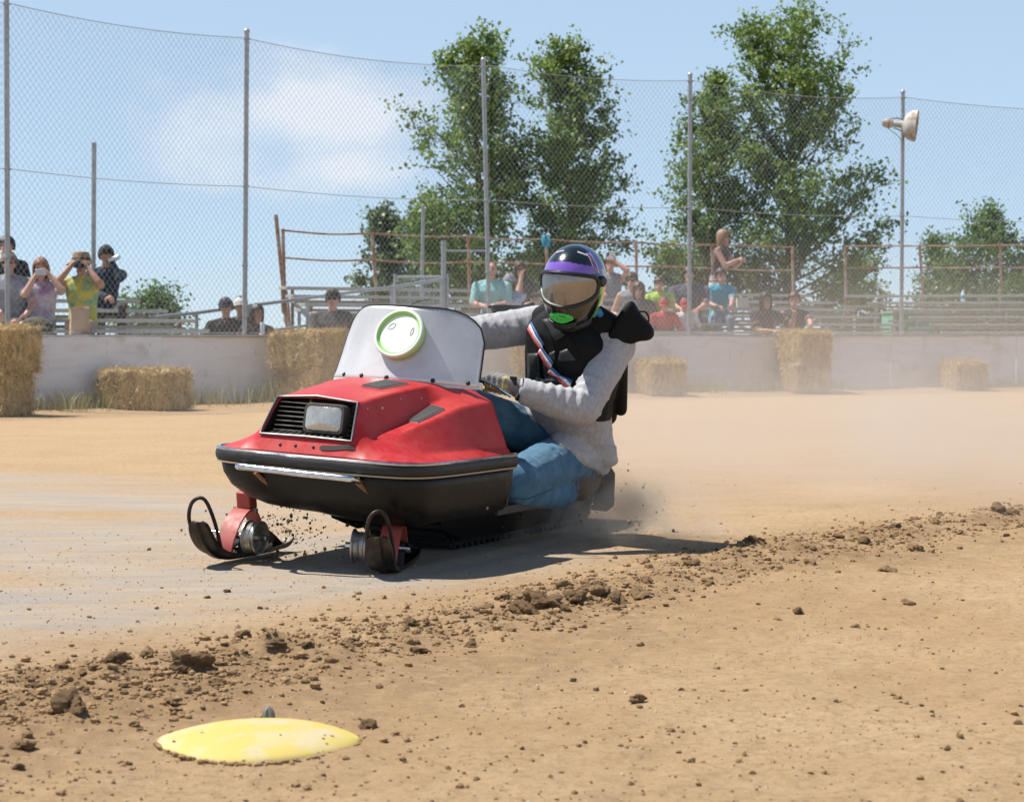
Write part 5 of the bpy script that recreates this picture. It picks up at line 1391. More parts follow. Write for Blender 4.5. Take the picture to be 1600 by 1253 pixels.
for p in hm_.polygons:
    for k in range(4):
        v = verts[hm_.loops[li].vertex_index]; ca.data[li].color = (*paint(atan2(v.y, v.x), atan2(v.z, sqrt(v.x ** 2 + v.y ** 2))), 1); li += 1
hm_.polygons.foreach_set('use_smooth', [True] * len(hm_.polygons)); hm_.materials.append(M_helm)
helmet = bpy.data.objects.new('helmet', hm_); C.objects.link(helmet); helmet.parent = rider
q = helmet.modifiers.new('solid', 'SOLIDIFY'); q.thickness = .012; q.offset = -1
helmet['label'] = 'black full face helmet with purple brow band and bright side graphics'
# frame of the eye port, and visor
M_hblk = mat("black helmet rubber", (0.012, 0.013, 0.014), .42)
fr = []
for k in range(72):
    t = 2 * pi * k / 72; c_, s_ = cos(t), sin(t)
    tx = math.copysign(abs(c_) ** .59, c_); ty = math.copysign(abs(s_) ** .5, s_)
    th = 1.13 * tx; ph = .0 + (.365 - .05 * abs(tx)) * ty
    fr.append(Hh(helm_r(th, ph) * 1.018))
MB().tube(fr, .0085, 8, True).build('visor_frame', M_hblk, helmet)
vis = []
for j in range(13):
    r = []
    for i in range(37):
        tx = -1 + 2 * i / 36; th = 1.07 * tx
        hz = (.325 - .05 * abs(tx)) * max(1 - abs(tx) ** 3.6, 0.0) ** .25
        ph = .0 + (hz + .028) * (-1 + 2 * j / 12)
        r.append(Hh(helm_r(th, ph) * 1.022))
    vis.append(r)
M_visor = bpy.data.materials.new("smoked visor"); M_visor.use_nodes = True
nv_, lv_ = M_visor.node_tree.nodes, M_visor.node_tree.links
bv = nv_['Principled BSDF']; bv.inputs['Base Color'].default_value = (.52, .50, .47, 1); bv.inputs['Metallic'].default_value = .7; bv.inputs['Roughness'].default_value = .12
bv.inputs['Coat Weight'].default_value = .6; bv.inputs['Specular IOR Level'].default_value = 1.0
trn = nv_.new('ShaderNodeBsdfTransparent'); trn.inputs[0].default_value = (.80, .76, .70, 1)
mxv = nv_.new('ShaderNodeMixShader'); mxv.inputs[0].default_value = .46
lv_.new(trn.outputs[0], mxv.inputs[1]); lv_.new(bv.outputs[0], mxv.inputs[2]); lv_.new(mxv.outputs[0], nv_['Material Output'].inputs['Surface'])
MB().loft(vis, False, False).build('visor', M_visor, helmet)
# face inside
M_rskin = skinmat("rider skin", (0.50, 0.29, 0.20))
fb = Body(); fb.ell(Hh((.02, 0, .01)), (.088, .074, .105), 0, HM).ell(Hh((.065, 0, -.06)), (.05, .05, .045), 0, HM)
fb.limb(Hh((.098, 0, .025)), Hh((.118, 0, -.018)), .009, .014, 0)
fc_ = bpy.data.objects.new('face', fb.mesh('face', [M_rskin], .005, 2)); C.objects.link(fc_); fc_.parent = rider
for s_ in (-1, 1):
    MB().ball(Hh((.096, s_ * .031, .020)), (.008, .014, .008), 10, 0, HM).build('eye', mat("eye dark", (.03, .02, .015), .3) if s_ < 0 else bpy.data.materials["eye dark"], fc_)
    MB().tube([Hh((.100, s_ * .012, .040)), Hh((.102, s_ * .03, .046)), Hh((.092, s_ * .05, .040))], .004, 6).build('eyebrow', bpy.data.materials["eye dark"], fc_)
# chin vent and green emblem, pivots, lower neck roll
M_green = mat("acid green decal", (0.06, 0.62, 0.10), .4)
def chin(u, v, k=1.0): return Hh(helm_r(u, v) * k)
vent_m = MB(); vent_m.loft([[chin(-.42 + .84 * i / 12, -.64 + .03 * abs(i - 6) / 6, 1.05) for i in range(13)], [chin(-.36 + .72 * i / 12, -.86, 1.05) for i in range(13)]], False, False)
vent_m.build('chin_vent', M_hblk, helmet, solid=.01)
rnd = random.Random(5)
for k in range(9):
    u0 = -.27 + .066 * k
    pts = [chin(u0 + rnd.uniform(-.02, .02), -.49 + rnd.uniform(-.03, .02) - .05 * abs(k - 4) / 4 * 0, 1.012), chin(u0 + .04, -.54 + rnd.uniform(-.02, .02), 1.014), chin(u0 - .01, -.60 + .02 * abs(k - 4) / 4, 1.012)]
    MB().tube(catmull(pts, 4), .0052, 6).build('emblem_stroke', M_green, helmet)
MB().tube([chin(-.30 + .6 * i / 14, -.475 - .06 * (abs(i - 7) / 7) ** 2, 1.012) for i in range(15)], .005, 6).build('emblem_stroke', M_green, helmet)
MB().tube([chin(-.26 + .52 * i / 14, -.615 + .05 * (abs(i - 7) / 7) ** 2, 1.012) for i in range(15)], .005, 6).build('emblem_stroke', M_green, helmet)
for s_ in (-1, 1):
    p = Hh(helm_r(s_ * 1.32, .10)); nn = (p - hc).normalized()
    MB().lathe([(.022, -.002), (.022, .010), (.016, .016), (0, .016)], p, nn, 16).build('visor_pivot', M_hblk, helmet)
nr = [Hh(helm_r(-pi + 2 * pi * k / 40, -1.10)) for k in range(40)]
MB().tube(nr, .014, 8, True).build('neck_roll', M_hblk, helmet)
MB().tube(catmull([at(925, 493, 7.92), at(933, 486, 7.93), at(938, 492, 7.95)], 4), .014, 8).build('collar', mat("blue collar", (0.03, 0.22, 0.48), .7), rider)
# ------------------------------------------------------------------ spectators
SK = [skinmat("fair skin", (0.56, 0.34, 0.25)), skinmat("tanned skin", (0.44, 0.25, 0.17)), skinmat("rosy skin", (0.58, 0.33, 0.26)), skinmat("brown skin", (0.30, 0.16, 0.10))]
M_hairs = dict(black=mat("black hair", (0.015, 0.012, 0.011), .5, bump=(60, .5, .01)), brown=mat("brown hair", (0.07, 0.038, 0.022), .5, bump=(60, .5, .01)),
               red=mat("auburn hair", (0.24, 0.11, 0.06), .5, bump=(60, .5, .01)), blond=mat("sandy hair", (0.30, 0.19, 0.10), .5, bump=(60, .5, .01)), grey=mat("short grey hair", (0.25, 0.2, 0.17), .6))
M_lensd = mat("dark sunglass lens", (0.01, 0.01, 0.012), .15)
M_eye = mat("eye", (0.03, 0.02, 0.018), .3); M_lip = mat("lip", (0.36, 0.13, 0.11), .5)
CLM = {}
def cm(name, c, c2=None, scale=9):
    if name not in CLM: CLM[name] = cloth(name, c, c2, scale)
    return CLM[name]
def person(px, hpy, Y, yaw, label, shirt, pants, skin=0, hair='brown', long=0, hat=None, shades=False, pose='sit', k=1.0, L=None, Rr=None,
           hyaw=0, hpitch=0, lean=.05, side=0.0, sleeve=.5, shoes=None, legs=None, wide=1.0, bald=False, knees=(0, 0), skirt=None):
    """L, Rr: hand targets (forward, left, up) in metres relative to the head centre."""
    Hd = at(px, hpy, Y); y_ = radians(yaw); f = Vector((-sin(y_), -cos(y_), 0)); l_ = Vector((cos(y_), -sin(y_), 0)); u = Vector((0, 0, 1))
    def Lc(o, a, b_, c): return o + f * a * k + l_ * b_ * k + u * c * k
    neck = Lc(Hd, -.02, 0, -.135); hip = Lc(Hd, -lean - .06, -side, -.70)
    sh = Lc(neck, -.01, 0, -.045); che = Lc(hip, (lean * .7 + .03), side * .6, .40); wai = Lc(hip, lean * .25, side * .25, .18)
    B = Body()
    B.torso([(Lc(hip, 0, 0, -.07), .145 * k * wide, .105 * k), (hip, .165 * k * wide, .125 * k), (wai, .148 * k * wide, .112 * k * wide), (che, .182 * k * wide, .128 * k * wide), (Lc(sh, 0, 0, -.035), .182 * k * wide, .100 * k), (Lc(sh, .005, 0, .018), .125 * k, .072 * k), (Lc(neck, 0, 0, 0), .060 * k, .056 * k)], l_, f, 1)
    SL, SR = Lc(sh, 0, .198 * wide, -.038), Lc(sh, 0, -.198 * wide, -.038)
    for S_ in (SL, SR): B.limb(Lc(neck, -.015, 0, -.01), S_ + u * .02 * k, .05 * k, .048 * k, 1)
    hands = []
    for S_, tg, sg in ((SL, L, 1), (SR, Rr, -1)):
        tgt = Lc(Hd, *tg) if tg else Lc(hip, .30, .14 * sg, .13)
        E_, W2 = elbow_ik(S_, tgt, .285 * k, .25 * k, -u * .8 + l_ * sg * .55 - f * .25)
        fr_ = sleeve
        if fr_ >= 1.5:
            B.chain([S_, E_], [.068 * k, .056 * k], 1).chain([E_, W2], [.054 * k, .040 * k], 1)
        else:
            cut_ = S_.lerp(E_, min(fr_ * 1.25, .95)) if fr_ > 0 else S_
            if fr_ > 0: B.chain([S_, cut_], [.072 * k, .068 * k], 1)
            else: B.ell(S_, (.055 * k,) * 3, 0)
            B.chain([cut_, E_], [.053 * k, .046 * k], 0).chain([E_, E_.lerp(W2, .3), W2], [.046 * k, .044 * k, .029 * k], 0)
        hands.append((W2, (W2 - E_).normalized(), sg))
    # legs
    if pose == 'sit':
        for sg in (1, -1):
            hj = Lc(hip, .02, .085 * sg, -.03); kk = Lc(hip, .43, (.10 + .05 * (knees[0] if sg > 0 else knees[1])) * sg, .0 + (.06 if knees[0 if sg > 0 else 1] else 0)); an = Lc(kk, .03, .0, -.42)
            if legs == 'shorts':
                B.chain([hj, hj.lerp(kk, .75)], [.088 * k, .08 * k], 2).chain([hj.lerp(kk, .7), kk, kk.lerp(an, .4), an], [.064 * k, .056 * k, .054 * k, .034 * k], 0)
            else:
                B.chain([hj, hj.lerp(kk, .5), kk], [.092 * k, .084 * k, .066 * k], 2).chain([kk, kk.lerp(an, .4), an], [.064 * k, .060 * k, .048 * k], 2)
            B.chain([an, Lc(an, -.02, 0, -.05)], [.042 * k, .042 * k], 3).limb(Lc(an, -.02, 0, -.06), Lc(an, .14, .02 * sg, -.07), .042 * k, .036 * k, 3)
    else:
        for sg in (1, -1):
            hj = Lc(hip, 0, .085 * sg, -.03); kk = Lc(hj, .03, .01 * sg, -.42); an = Lc(kk, -.03, .0, -.42)
            tg_ = 0 if skirt else 2
            B.chain([hj, kk], [.088 * k, .062 * k], tg_).chain([kk, kk.lerp(an, .35), an], [.058 * k, .056 * k, .04 * k], tg_)
            B.limb(Lc(an, -.03, 0, -.05), Lc(an, .14, .02 * sg, -.06), .042 * k, .036 * k, 3)
        if skirt: B.torso([(Lc(hip, 0, 0, -.30), .19 * k, .16 * k), (Lc(hip, 0, 0, -.1), .175 * k, .145 * k), (Lc(hip, 0, 0, .06), .155 * k, .12 * k)], l_, f, 2)
    # head
    hy = y_ + radians(hyaw); hf_ = Vector((-sin(hy) * cos(radians(hpitch)), -cos(hy) * cos(radians(hpitch)), sin(radians(hpitch)))); hl_ = Vector((cos(hy), -sin(hy), 0)); hu_ = hf_.cross(hl_)
    HMx = Matrix((hf_, hl_, hu_)).transposed()
    def Hp(a, b_, c): return Hd + HMx @ (Vector((a, b_, c)) * k * 1.10)
    B.limb(neck - u * .03 * k, Hp(-.02, 0, -.06), .055 * k, .05 * k, 0)
    B.ell(Hp(-.008, 0, .025), (.094 * k, .075 * k, .098 * k), 0, HMx).ell(Hp(.022, 0, -.05), (.062 * k, .056 * k, .066 * k), 0, HMx)
    B.limb(Hp(.082, 0, .018), Hp(.102, 0, -.018), .010 * k, .014 * k, 0, 8)
    for sg in (1, -1): B.ell(Hp(-.01, .076 * sg, .0), (.018 * k, .010 * k, .030 * k), 0, HMx, 8)
    mats = [SK[skin], shirt, pants, shoes or cm("dark shoes", (0.05, 0.045, 0.04))]
    body = B.mesh('person', mats, .0125 * max(k, .75), 2)
    Hn = Body()
    for W2, d_, sg in hands: hand_shape(Hn, W2 - d_ * .015 * k, d_, (-u * .6 + f * .2 - l_ * sg * .5), k, 0, .75, 1, sg)
    hm2 = Hn.mesh('hands', mats, .0058, 1)
    full = join_meshes(body, hm2, 'person'); bpy.data.meshes.remove(body); bpy.data.meshes.remove(hm2)
    full.polygons.foreach_set('use_smooth', [True] * len(full.polygons))
    org = Vector((hip.x, hip.y, min(v.co.z for v in full.vertices)))
    full.transform(Matrix.Translation(-org))
    o = bpy.data.objects.new('person', full); C.objects.link(o); o.location = org
    tag(o, label, 'person')
    def fin(m, nm, mt, **kw):
        ob = m.build(nm, mt, None, **kw); ob.data.transform(Matrix.Translation(-org)); ob.parent = o; return ob
    # face details
    for sg in (1, -1):
        if not shades: fin(MB().ball(Hp(.079, .031 * sg, .022), (.009 * k, .015 * k, .008 * k), 8, 0, HMx), 'eye', M_eye)
        if not shades: fin(MB().tube([Hp(.088, .014 * sg, .042), Hp(.086, .034 * sg, .046), Hp(.074, .050 * sg, .041)], .004 * k, 5), 'eyebrow', M_hairs.get(hair, M_hairs['brown']))
    fin(MB().ball(Hp(.078, 0, -.055), (.007 * k, .024 * k, .007 * k), 8, 0, HMx), 'mouth', M_lip)
    if shades:
        m = MB()
        for sg in (1, -1):
            m.ball(Hp(.090, .031 * sg, .022), (.009 * k, .028 * k, .018 * k), 10, 0, HMx); m.tube([Hp(.082, .056 * sg, .028), Hp(.0, .082 * sg, .022)], .004 * k, 5)
        m.tube([Hp(.096, -.012, .026), Hp(.096, .012, .026)], .004 * k, 5); fin(m, 'sunglasses', M_lensd)
    # hair: a shell open at the face, drawn down at the back for long hair
    if not bald:
        vs_, fs_ = [], []; NA, NB = 28, 14
        for j in range(NB + 1):
            ph = -1.0 + (pi / 2 + 1.0) * j / NB
            for i in range(NA):
                th = 2 * pi * i / NA; x, yy, z = cos(ph) * cos(th), cos(ph) * sin(th), sin(ph)
                rr2 = 1 + .035 * sin(5 * th + 3 * ph + px)
                v = Vector((-.014 + .104 * x * rr2, .088 * yy * rr2, .032 + .112 * z * rr2))
                if long and ph < .1:
                    t = (.1 - ph) / 1.1; v.z -= long * t ** 1.2; v.x = v.x * (1 - .25 * t) - .02 * t; v.y *= (1 + .18 * t)
                vs_.append(Hp(*v))
        for j in range(NB):
            for i in range(NA):
                th = 2 * pi * (i + .5) / NA; ph = -1.0 + (pi / 2 + 1.0) * (j + .5) / NB
                th = (th + pi) % (2 * pi) - pi
                if abs(th) < (1.0 if long else 1.3) and ph < .36 - .10 * abs(th): continue
                if not long and ph < -.45: continue
                fs_.append((j * NA + i, j * NA + (i + 1) % NA, (j + 1) * NA + (i + 1) % NA, (j + 1) * NA + i))
        m = MB(); m.add(vs_, fs_); ob = fin(m, 'hair', M_hairs[hair], solid=.008 * k)
    if hat:
        kind, hm_c = hat
        if kind == 'cap':
            rings = [[Hp(-.006 + .107 * cos(a) * cos(ph), .093 * sin(a) * cos(ph), .045 + .095 * sin(ph)) for a in [2 * pi * i / 24 for i in range(24)]] for ph in (-.15, .1, .4, .7, 1.0, 1.3, 1.55)]
            c_ = fin(MB().loft(rings), 'cap', hm_c)
            br = [[Hp(.06 + (.155 - .06) * t * cos(a * .9) + .0, .085 * sin(a), .050 - .012 * t - .02 * sin(a) ** 2) for a in [-1.25 + 2.5 * i / 12 for i in range(13)]] for t in (0, .5, 1.0)]
            m = MB().loft(br, False, False); b2 = m.build('brim', hm_c, None, solid=.006); b2.data.transform(Matrix.Translation(-org)); b2.parent = c_
        elif kind == 'straw':
            prof = [(.17, .035), (.165, .045), (.105, .062), (.098, .075), (.095, .12), (.08, .15), (.04, .158), (0, .156)]
            rings = [[Hp(-.005 + r_ * 1.08 * cos(a), r_ * sin(a), z_ - (.03 * sin(a) ** 2 if r_ > .12 else 0)) for a in [2 * pi * i / 28 for i in range(28)]] for r_, z_ in prof]
            c_ = fin(MB().loft(rings), 'straw_hat', hm_c)
            rings = [[Hp(-.005 + .104 * 1.08 * cos(a), .104 * sin(a), z_) for a in [2 * pi * i / 28 for i in range(28)]] for z_ in (.068, .088)]
            b2 = MB().loft(rings).build('hat_band', cm('brown band', (.10, .06, .035)), None); b2.data.transform(Matrix.Translation(-org)); b2.parent = c_
        elif kind == 'beanie':
            rings = [[Hp(-.008 + .110 * cos(a) * cos(ph) * rr3, .094 * sin(a) * cos(ph) * rr3, .03 + .115 * sin(ph)) for a in [2 * pi * i / 24 for i in range(24)]] for ph, rr3 in ((-.1, 1.06), (.12, 1.06), (.16, 1.0), (.4, 1), (.8, 1), (1.2, 1), (1.55, 1))]
            fin(MB().loft(rings), 'beanie', hm_c)
    return dict(o=o, Hp=Hp, hands=hands, head=Hd, f=f, l=l_, k=k, hip=hip)
denim = cm("faded jeans", (0.16, 0.24, 0.36)); khaki = cm("khaki shorts", (0.42, 0.34, 0.25)); blackc = cm("black cotton", (0.030, 0.029, 0.031)); char = cm("charcoal cotton", (0.085, 0.083, 0.085))
grey = cm("heather grey cotton", (0.33, 0.33, 0.36)); navy = cm("dark navy shirt", (0.035, 0.05, 0.075)); white = cm("white cotton", (0.66, 0.65, 0.66)); dpants = cm("dark trousers", (0.05, 0.05, 0.052))
teal = cm("aqua printed shirt", (0.20, 0.46, 0.45), (0.32, 0.56, 0.56), 40); turq = cm("turquoise tee", (0.02, 0.36, 0.50)); lime = cm("lime tee", (0.46, 0.68, 0.10)); redc = cm("red cotton", (0.50, 0.05, 0.06)); brownc = cm("brown tank top", (0.12, 0.075, 0.065))
tie = cm("tie dye tank", (0.62, 0.50, 0.05), (0.16, 0.36, 0.20), 7); purp = cm("white and purple tee", (0.58, 0.55, 0.60), (0.34, 0.16, 0.34), 5); patt = cm("blue patterned top", (0.50, 0.53, 0.60), (0.22, 0.25, 0.38), 30); greyk = cm("slate tank", (0.26, 0.27, 0.29)); slate = cm("slate tee", (0.10, 0.105, 0.14))
capK = cm("black cap", (0.02, 0.02, 0.022)); capW = cm("white cap", (0.70, 0.69, 0.68)); capR = cm("red cap", (0.52, 0.05, 0.05)); strawh = mat("straw hat", (0.36, 0.23, 0.13), .8, noise=(30, (0.24, 0.15, 0.08), .4, .6)); bean = cm("grey beanie", (0.30, 0.33, 0.36))
PP = {}
PP['a'] = person(10, 388, 24.6, 10, 'person with dark hair in a black top behind the man in grey', blackc, dpants, 2, 'black', pose='stand', sleeve=.6)
PP['b'] = person(14, 414, 23.7, -4, 'heavy seated person in grey tee and sunglasses holding a small jug', grey, khaki, 2, 'brown', hat=('cap', cm("tan cap", (.25, .18, .12))), shades=True, wide=1.30, legs='shorts', L=(.30, .24, -.60), Rr=(.36, -.06, -.56), lean=.10)
PP['c'] = person(64, 423, 23.7, -6, 'seated person with long auburn hair in a white and purple tee raising a phone', purp, denim, 0, 'red', .16, L=(.20, .12, -.05), Rr=(.20, -.04, -.07), lean=.06)
PP['d'] = person(127, 416, 23.8, -4, 'seated person in straw hat and tie dye tank aiming a camera', tie, khaki, 1, 'brown', hat=('straw', strawh), sleeve=0, L=(.17, .09, -.01), Rr=(.18, -.09, -.0), lean=.05, wide=1.1, legs='shorts')
PP['e'] = person(166, 402, 25.0, -18, 'person in dark shirt on the top bench drinking from a can', navy, dpants, 1, 'black', hat=('cap', capK), sleeve=2, L=(.14, .05, -.06), Rr=(.34, -.04, -.50), lean=.12, knees=(1, 0), hpitch=6)
PP['g'] = person(353, 483, 26.4, -10, 'person in black tee and dark cap standing beside the fence post', blackc, dpants, 2, 'brown', hat=('cap', cm("navy cap", (.03, .035, .06))), pose='stand', sleeve=.6, L=(.28, .02, -.5), Rr=(.2, -.2, -.6))
PP['h'] = person(376, 481, 26.9, -10, 'person in white cap half hidden behind the fence post', char, dpants, 0, 'brown', hat=('cap', capW), pose='stand', L=(.3, .1, -.46), Rr=(.25, -.1, -.5))
PP['i'] = person(402, 492, 26.3, -30, 'person with long dark hair in black holding a drink by the fence post', blackc, dpants, 1, 'black', .22, pose='stand', L=(.30, -.02, -.30), Rr=(.16, -.16, -.45), k=.95)
PP['j'] = person(520, 470, 26.3, 0, 'broad person in charcoal tee, black cap and sunglasses holding a cup', char, dpants, 2, 'brown', hat=('cap', capK), shades=True, pose='stand', wide=1.22, sleeve=.7, L=(.28, .22, -.50), Rr=(.28, -.06, -.40), k=1.04)
def row(px, r, dy=0.0): p = hitM(px, .50 * r); return p.y + dy
PP['k'] = person(768, 424, row(768, 3), 8, 'person in aqua printed shirt standing in the stands', teal, khaki, 2, 'grey', pose='stand', wide=1.15, sleeve=.75, L=(.26, .08, -.50), Rr=(.26, -.10, -.50), bald=True)
PP['l'] = person(796, 442, row(796, 3, -.1), 14, 'person in grey beanie and blue patterned top resting chin on hand', patt, denim, 1, 'brown', .10, hat=('beanie', bean), sleeve=2, L=(.13, .0, -.12), Rr=(.3, -.1, -.46), lean=.12, k=.95)
PP['m'] = person(813, 424, row(813, 2), -6, 'person with long dark hair and sunglasses covering mouth with a hand', char, denim, 0, 'brown', .16, shades=True, L=(.28, .1, -.5), Rr=(.12, .0, -.08), sleeve=.5)
PP['n'] = person(954, 415, row(954, 1), 10, 'person holding up a white phone on the upper row', greyk, denim, 2, 'brown', L=(.16, .10, .06), Rr=(.3, -.1, -.46), sleeve=0)
PP['o'] = person(987, 441, row(987, 3), 18, 'person in slate tank top with short hair leaning on knees', greyk, dpants, 2, 'brown', sleeve=0, lean=.14, shades=True)
PP['p'] = person(998, 455, row(998, 4), 12, 'person with long dark hair and sunglasses in front of the slate tank top', char, denim, 1, 'brown', .18, shades=True, lean=.12, k=.95)
PP['q'] = person(1030, 446, row(1030, 4), 10, 'child in bright lime tee', lime, dpants, 0, 'brown', k=.84, lean=.06, L=(.30, .14, -.48), Rr=(.28, -.10, -.50))
PP['r'] = person(1038, 477, row(1038, 5, .1), 6, 'child in red cap and red shirt', redc, denim, 2, 'brown', hat=('cap', capR), k=.80, lean=.16, hpitch=-22, sleeve=.9)
PP['s'] = person(1077, 432, row(1077, 4, .1), 4, 'broad person in slate tee sitting half behind a fence post', slate, denim, 2, 'brown', wide=1.30, lean=.10, sleeve=.7, L=(.34, .12, -.52), Rr=(.34, -.12, -.52))
PP['t'] = person(1070, 478, row(1070, 5, .1), -8, 'child in red cap and white shirt', white, denim, 0, 'brown', hat=('cap', capR), k=.78, lean=.16, hpitch=-20)
PP['u'] = person(1127, 433, row(1127, 4, .1), -8, 'boy sized person in turquoise tee and jeans with hands on knees', turq, denim, 2, 'brown', lean=.16, k=.95, sleeve=.65, L=(.42, .06, -.48), Rr=(.36, -.14, -.50))
PP['v'] = person(1131, 373, row(1131, 2), -62, 'person in brown tank top and white skirt walking along a row', brownc, white, 2, 'blond', .10, shades=True, pose='stand', sleeve=0, L=(.30, .06, -.38), Rr=(.28, -.06, -.36), skirt=True, k=.98)
PP['w'] = person(1197, 471, row(1197, 5, -.2), -16, 'person with long black hair in black tee beside the leaning one', blackc, dpants, 1, 'black', .26, lean=.10, L=(.26, .36, -.20), Rr=(.30, .0, -.46))
PP['x'] = person(1241, 471, row(1241, 5, -.2), 14, 'person in black tee leaning with one arm stretched over the barrier', blackc, dpants, 2, 'brown', lean=.12, L=(.46, .30, -.38), Rr=(.24, -.22, -.22), sleeve=.5)

# things held or set down
M_gadget = mat("black camera body", (0.02, 0.02, 0.022), .4); M_phone = mat("silver phone", (0.5, 0.5, 0.52), .3, .5); M_can = mat("aluminium can", (0.62, 0.64, 0.68), .28, .8)
M_clear = mat("pale bottle plastic", (0.62, 0.76, 0.80), .2); M_bag = mat("kraft paper", (0.60, 0.44, 0.30), .85, noise=(5, (0.50, 0.36, 0.24), .4, .6), bump=(9, .8, .03))
q = PP['d']; c0 = q['Hp'](.150, 0, .012); cmr = empty('camera_in_hands', 'black camera with a long lens held to the eye under the straw hat', 'camera', c0)
cmr.name = 'photo_camera'
ax_ = q['f']
Rm = Matrix((q['f'], q['l'], Vector((0, 0, 1)))).transposed()
MB().box((0, 0, 0), (.05, .125, .085), Rm).build('camera_body', M_gadget, cmr, bevel=.01)
MB().lathe([(.034, .02), (.038, .05), (.038, .12), (.034, .13), (.026, .11)], (0, 0, 0), ax_, 18).build('camera_lens', M_gadget, cmr)
MB().box(Vector((0, 0, .055)), (.04, .05, .03), Rm).build('viewfinder', M_gadget, cmr, bevel=.006)
q = PP['c']; c0 = q['Hp'](.235, .03, -.025); ph_ = MB().box((0, 0, 0), (.02, .13, .075), Matrix((q['f'], q['l'], Vector((0, 0, 1)))).transposed()).build('phone', M_phone, bevel=.006); ph_.location = c0; tag(ph_, 'silver pocket camera held up by the person with auburn hair', 'camera')
def can(loc, ax_, label, r_=.032, h_=.12, mt=M_can, nm='drink_can', cat='can'):
    o = empty(nm, label, cat, loc)
    MB().lathe([(r_ * .82, 0), (r_, .008), (r_, h_ * .9), (r_ * .8, h_), (0, h_)], (0, 0, 0), ax_, 16).build('can_body', mt, o); MB().lathe([(r_ * .8, h_), (r_ * .8, h_ + .003), (0, h_ + .003)], (0, 0, 0), ax_, 16).build('lid', M_chrome, o); return o
q = PP['e']; can(q['Hp'](.12, .015, -.055), (q['f'] * .5 + q['l'] * .75 + Vector((0, 0, .28))).normalized() * 1, 'aluminium can tipped at the mouth of the drinking man', .033, .15)
q = PP['j']; W2, d_, _s = q['hands'][0]; can(W2 + d_ * .07 + Vector((0, 0, -.03)), (0, 0, 1), 'pale drink cup in the hand of the broad man in charcoal', .036, .13, M_clear, 'drink_cup', 'cup')
q = PP['i']; W2, d_, _s = q['hands'][0]; can(W2 + d_ * .07 + Vector((0, 0, -.03)), (0, 0, 1), 'clear drink bottle held by the person with long dark hair in black', .03, .18, M_clear, 'drink_bottle', 'bottle')
q = PP['n']; W2, d_, _s = q['hands'][0]; p_ = MB().box((0, 0, .04), (.075, .012, .15)).build('phone', M_white if 'M_white' in globals() else M_phone, bevel=.004); p_.location = W2 + d_ * .08; tag(p_, 'white phone held up on the upper row', 'phone')
q = PP['b']; W2, d_, _s = q['hands'][0]
def bottle(loc, label, mt=M_clear, r_=.034, h_=.21, nm='water_bottle', capm=None, group=None):
    o = empty(nm, label, 'bottle', loc, group)
    MB().lathe([(r_ * .9, 0), (r_, .01), (r_, h_ * .62), (r_ * .75, h_ * .75), (r_ * .38, h_ * .88), (r_ * .38, h_ * .93), (0, h_ * .93)], (0, 0, 0), (0, 0, 1), 16).build('bottle_body', mt, o)
    MB().lathe([(r_ * .45, h_ * .9), (r_ * .45, h_), (0, h_)], (0, 0, 0), (0, 0, 1), 12).build('bottle_cap', capm or M_white, o); MB().lathe([(r_ * 1.02, h_ * .22), (r_ * 1.02, h_ * .5)], (0, 0, 0), (0, 0, 1), 16).build('bottle_label', cm("blue label", (.06, .3, .5)) if mt is M_clear else M_white, o); return o
bottle(W2 + d_ * .06 + Vector((0, 0, -.18)), 'small white jug hanging from the hand of the man in grey', mat("milky jug", (0.70, 0.66, 0.66), .4), .062, .17, 'jug', M_gadget)
b1 = hitM(1087, .5 * 5); z5 = 1.53 - .13 * 5 + .0225
for px_, lab in ((1087, 'clear water bottle on the plank beside the kid in white'), (1114, 'clear water bottle on the plank by the feet of the turquoise tee')):
    b1 = hitM(px_, .5 * 4.05); bottle((b1.x, b1.y, 1.53 - .13 * 4 + .0225), lab, M_clear, .036, .22)
b1 = hitR(1504, .5); bottle((b1.x, b1.y, 1.56 - .135 + .0225), 'lone clear bottle standing on an empty bleacher row', M_clear, .038, .22)
# paper bag and rucksack on the cap board
p, d_, s_ = wall_px(140); bg = empty('paper_bag', 'crumpled brown paper bag on the barrier before the tie dye tank', 'bag', p + Vector((d_.y, -d_.x, 0)) * -.18 + Vector((0, 0, .852)))
rb_ = random.Random(3); rings = []
for z_, a_, b_ in ((0, .10, .065), (.10, .105, .07), (.2, .10, .055), (.29, .095, .03), (.31, .11, .018)):
    rings.append([Vector((x * a_ + rb_.uniform(-.012, .012), y * b_ + rb_.uniform(-.012, .012), z_ + rb_.uniform(-.01, .01))) for x, y in ((-1, -1), (0, -1.05), (1, -1), (1.05, 0), (1, 1), (0, 1), (-1, 1), (-1.05, 0))])
o = MB().loft(rings).build('bag_body', M_bag, bg, auto=20); o.rotation_euler = (0, 0, .4)
MB().bar((-.09, -.03, .30), (.09, -.01, .325), .03, .02).build('bag_fold', M_bag, bg)
p, d_, s_ = wall_px(103); rk = empty('rucksack', 'dark camouflage rucksack slumped on the bench before the tie dye tank', 'bag', p + Vector((d_.y, -d_.x, 0)) * -.55 + Vector((0, 0, .80)))
M_camo = cm("dark camouflage", (0.06, 0.055, 0.035), (0.15, 0.13, 0.09), 16)
bd = Body(); bd.ell((0, 0, .12), (.20, .13, .14), 0).ell((.06, -.08, .08), (.13, .08, .08), 0).ell((-.12, 0, .08), (.12, .12, .09), 0)
o = bpy.data.objects.new('rucksack_body', bd.mesh('rucksack_body', [M_camo], .015, 2)); C.objects.link(o); o.parent = rk
MB().tube(catmull([(-.05, -.13, .2), (-.02, -.17, .12), (.0, -.16, .02)], 4), .012, 6).build('strap', M_gadget, rk)
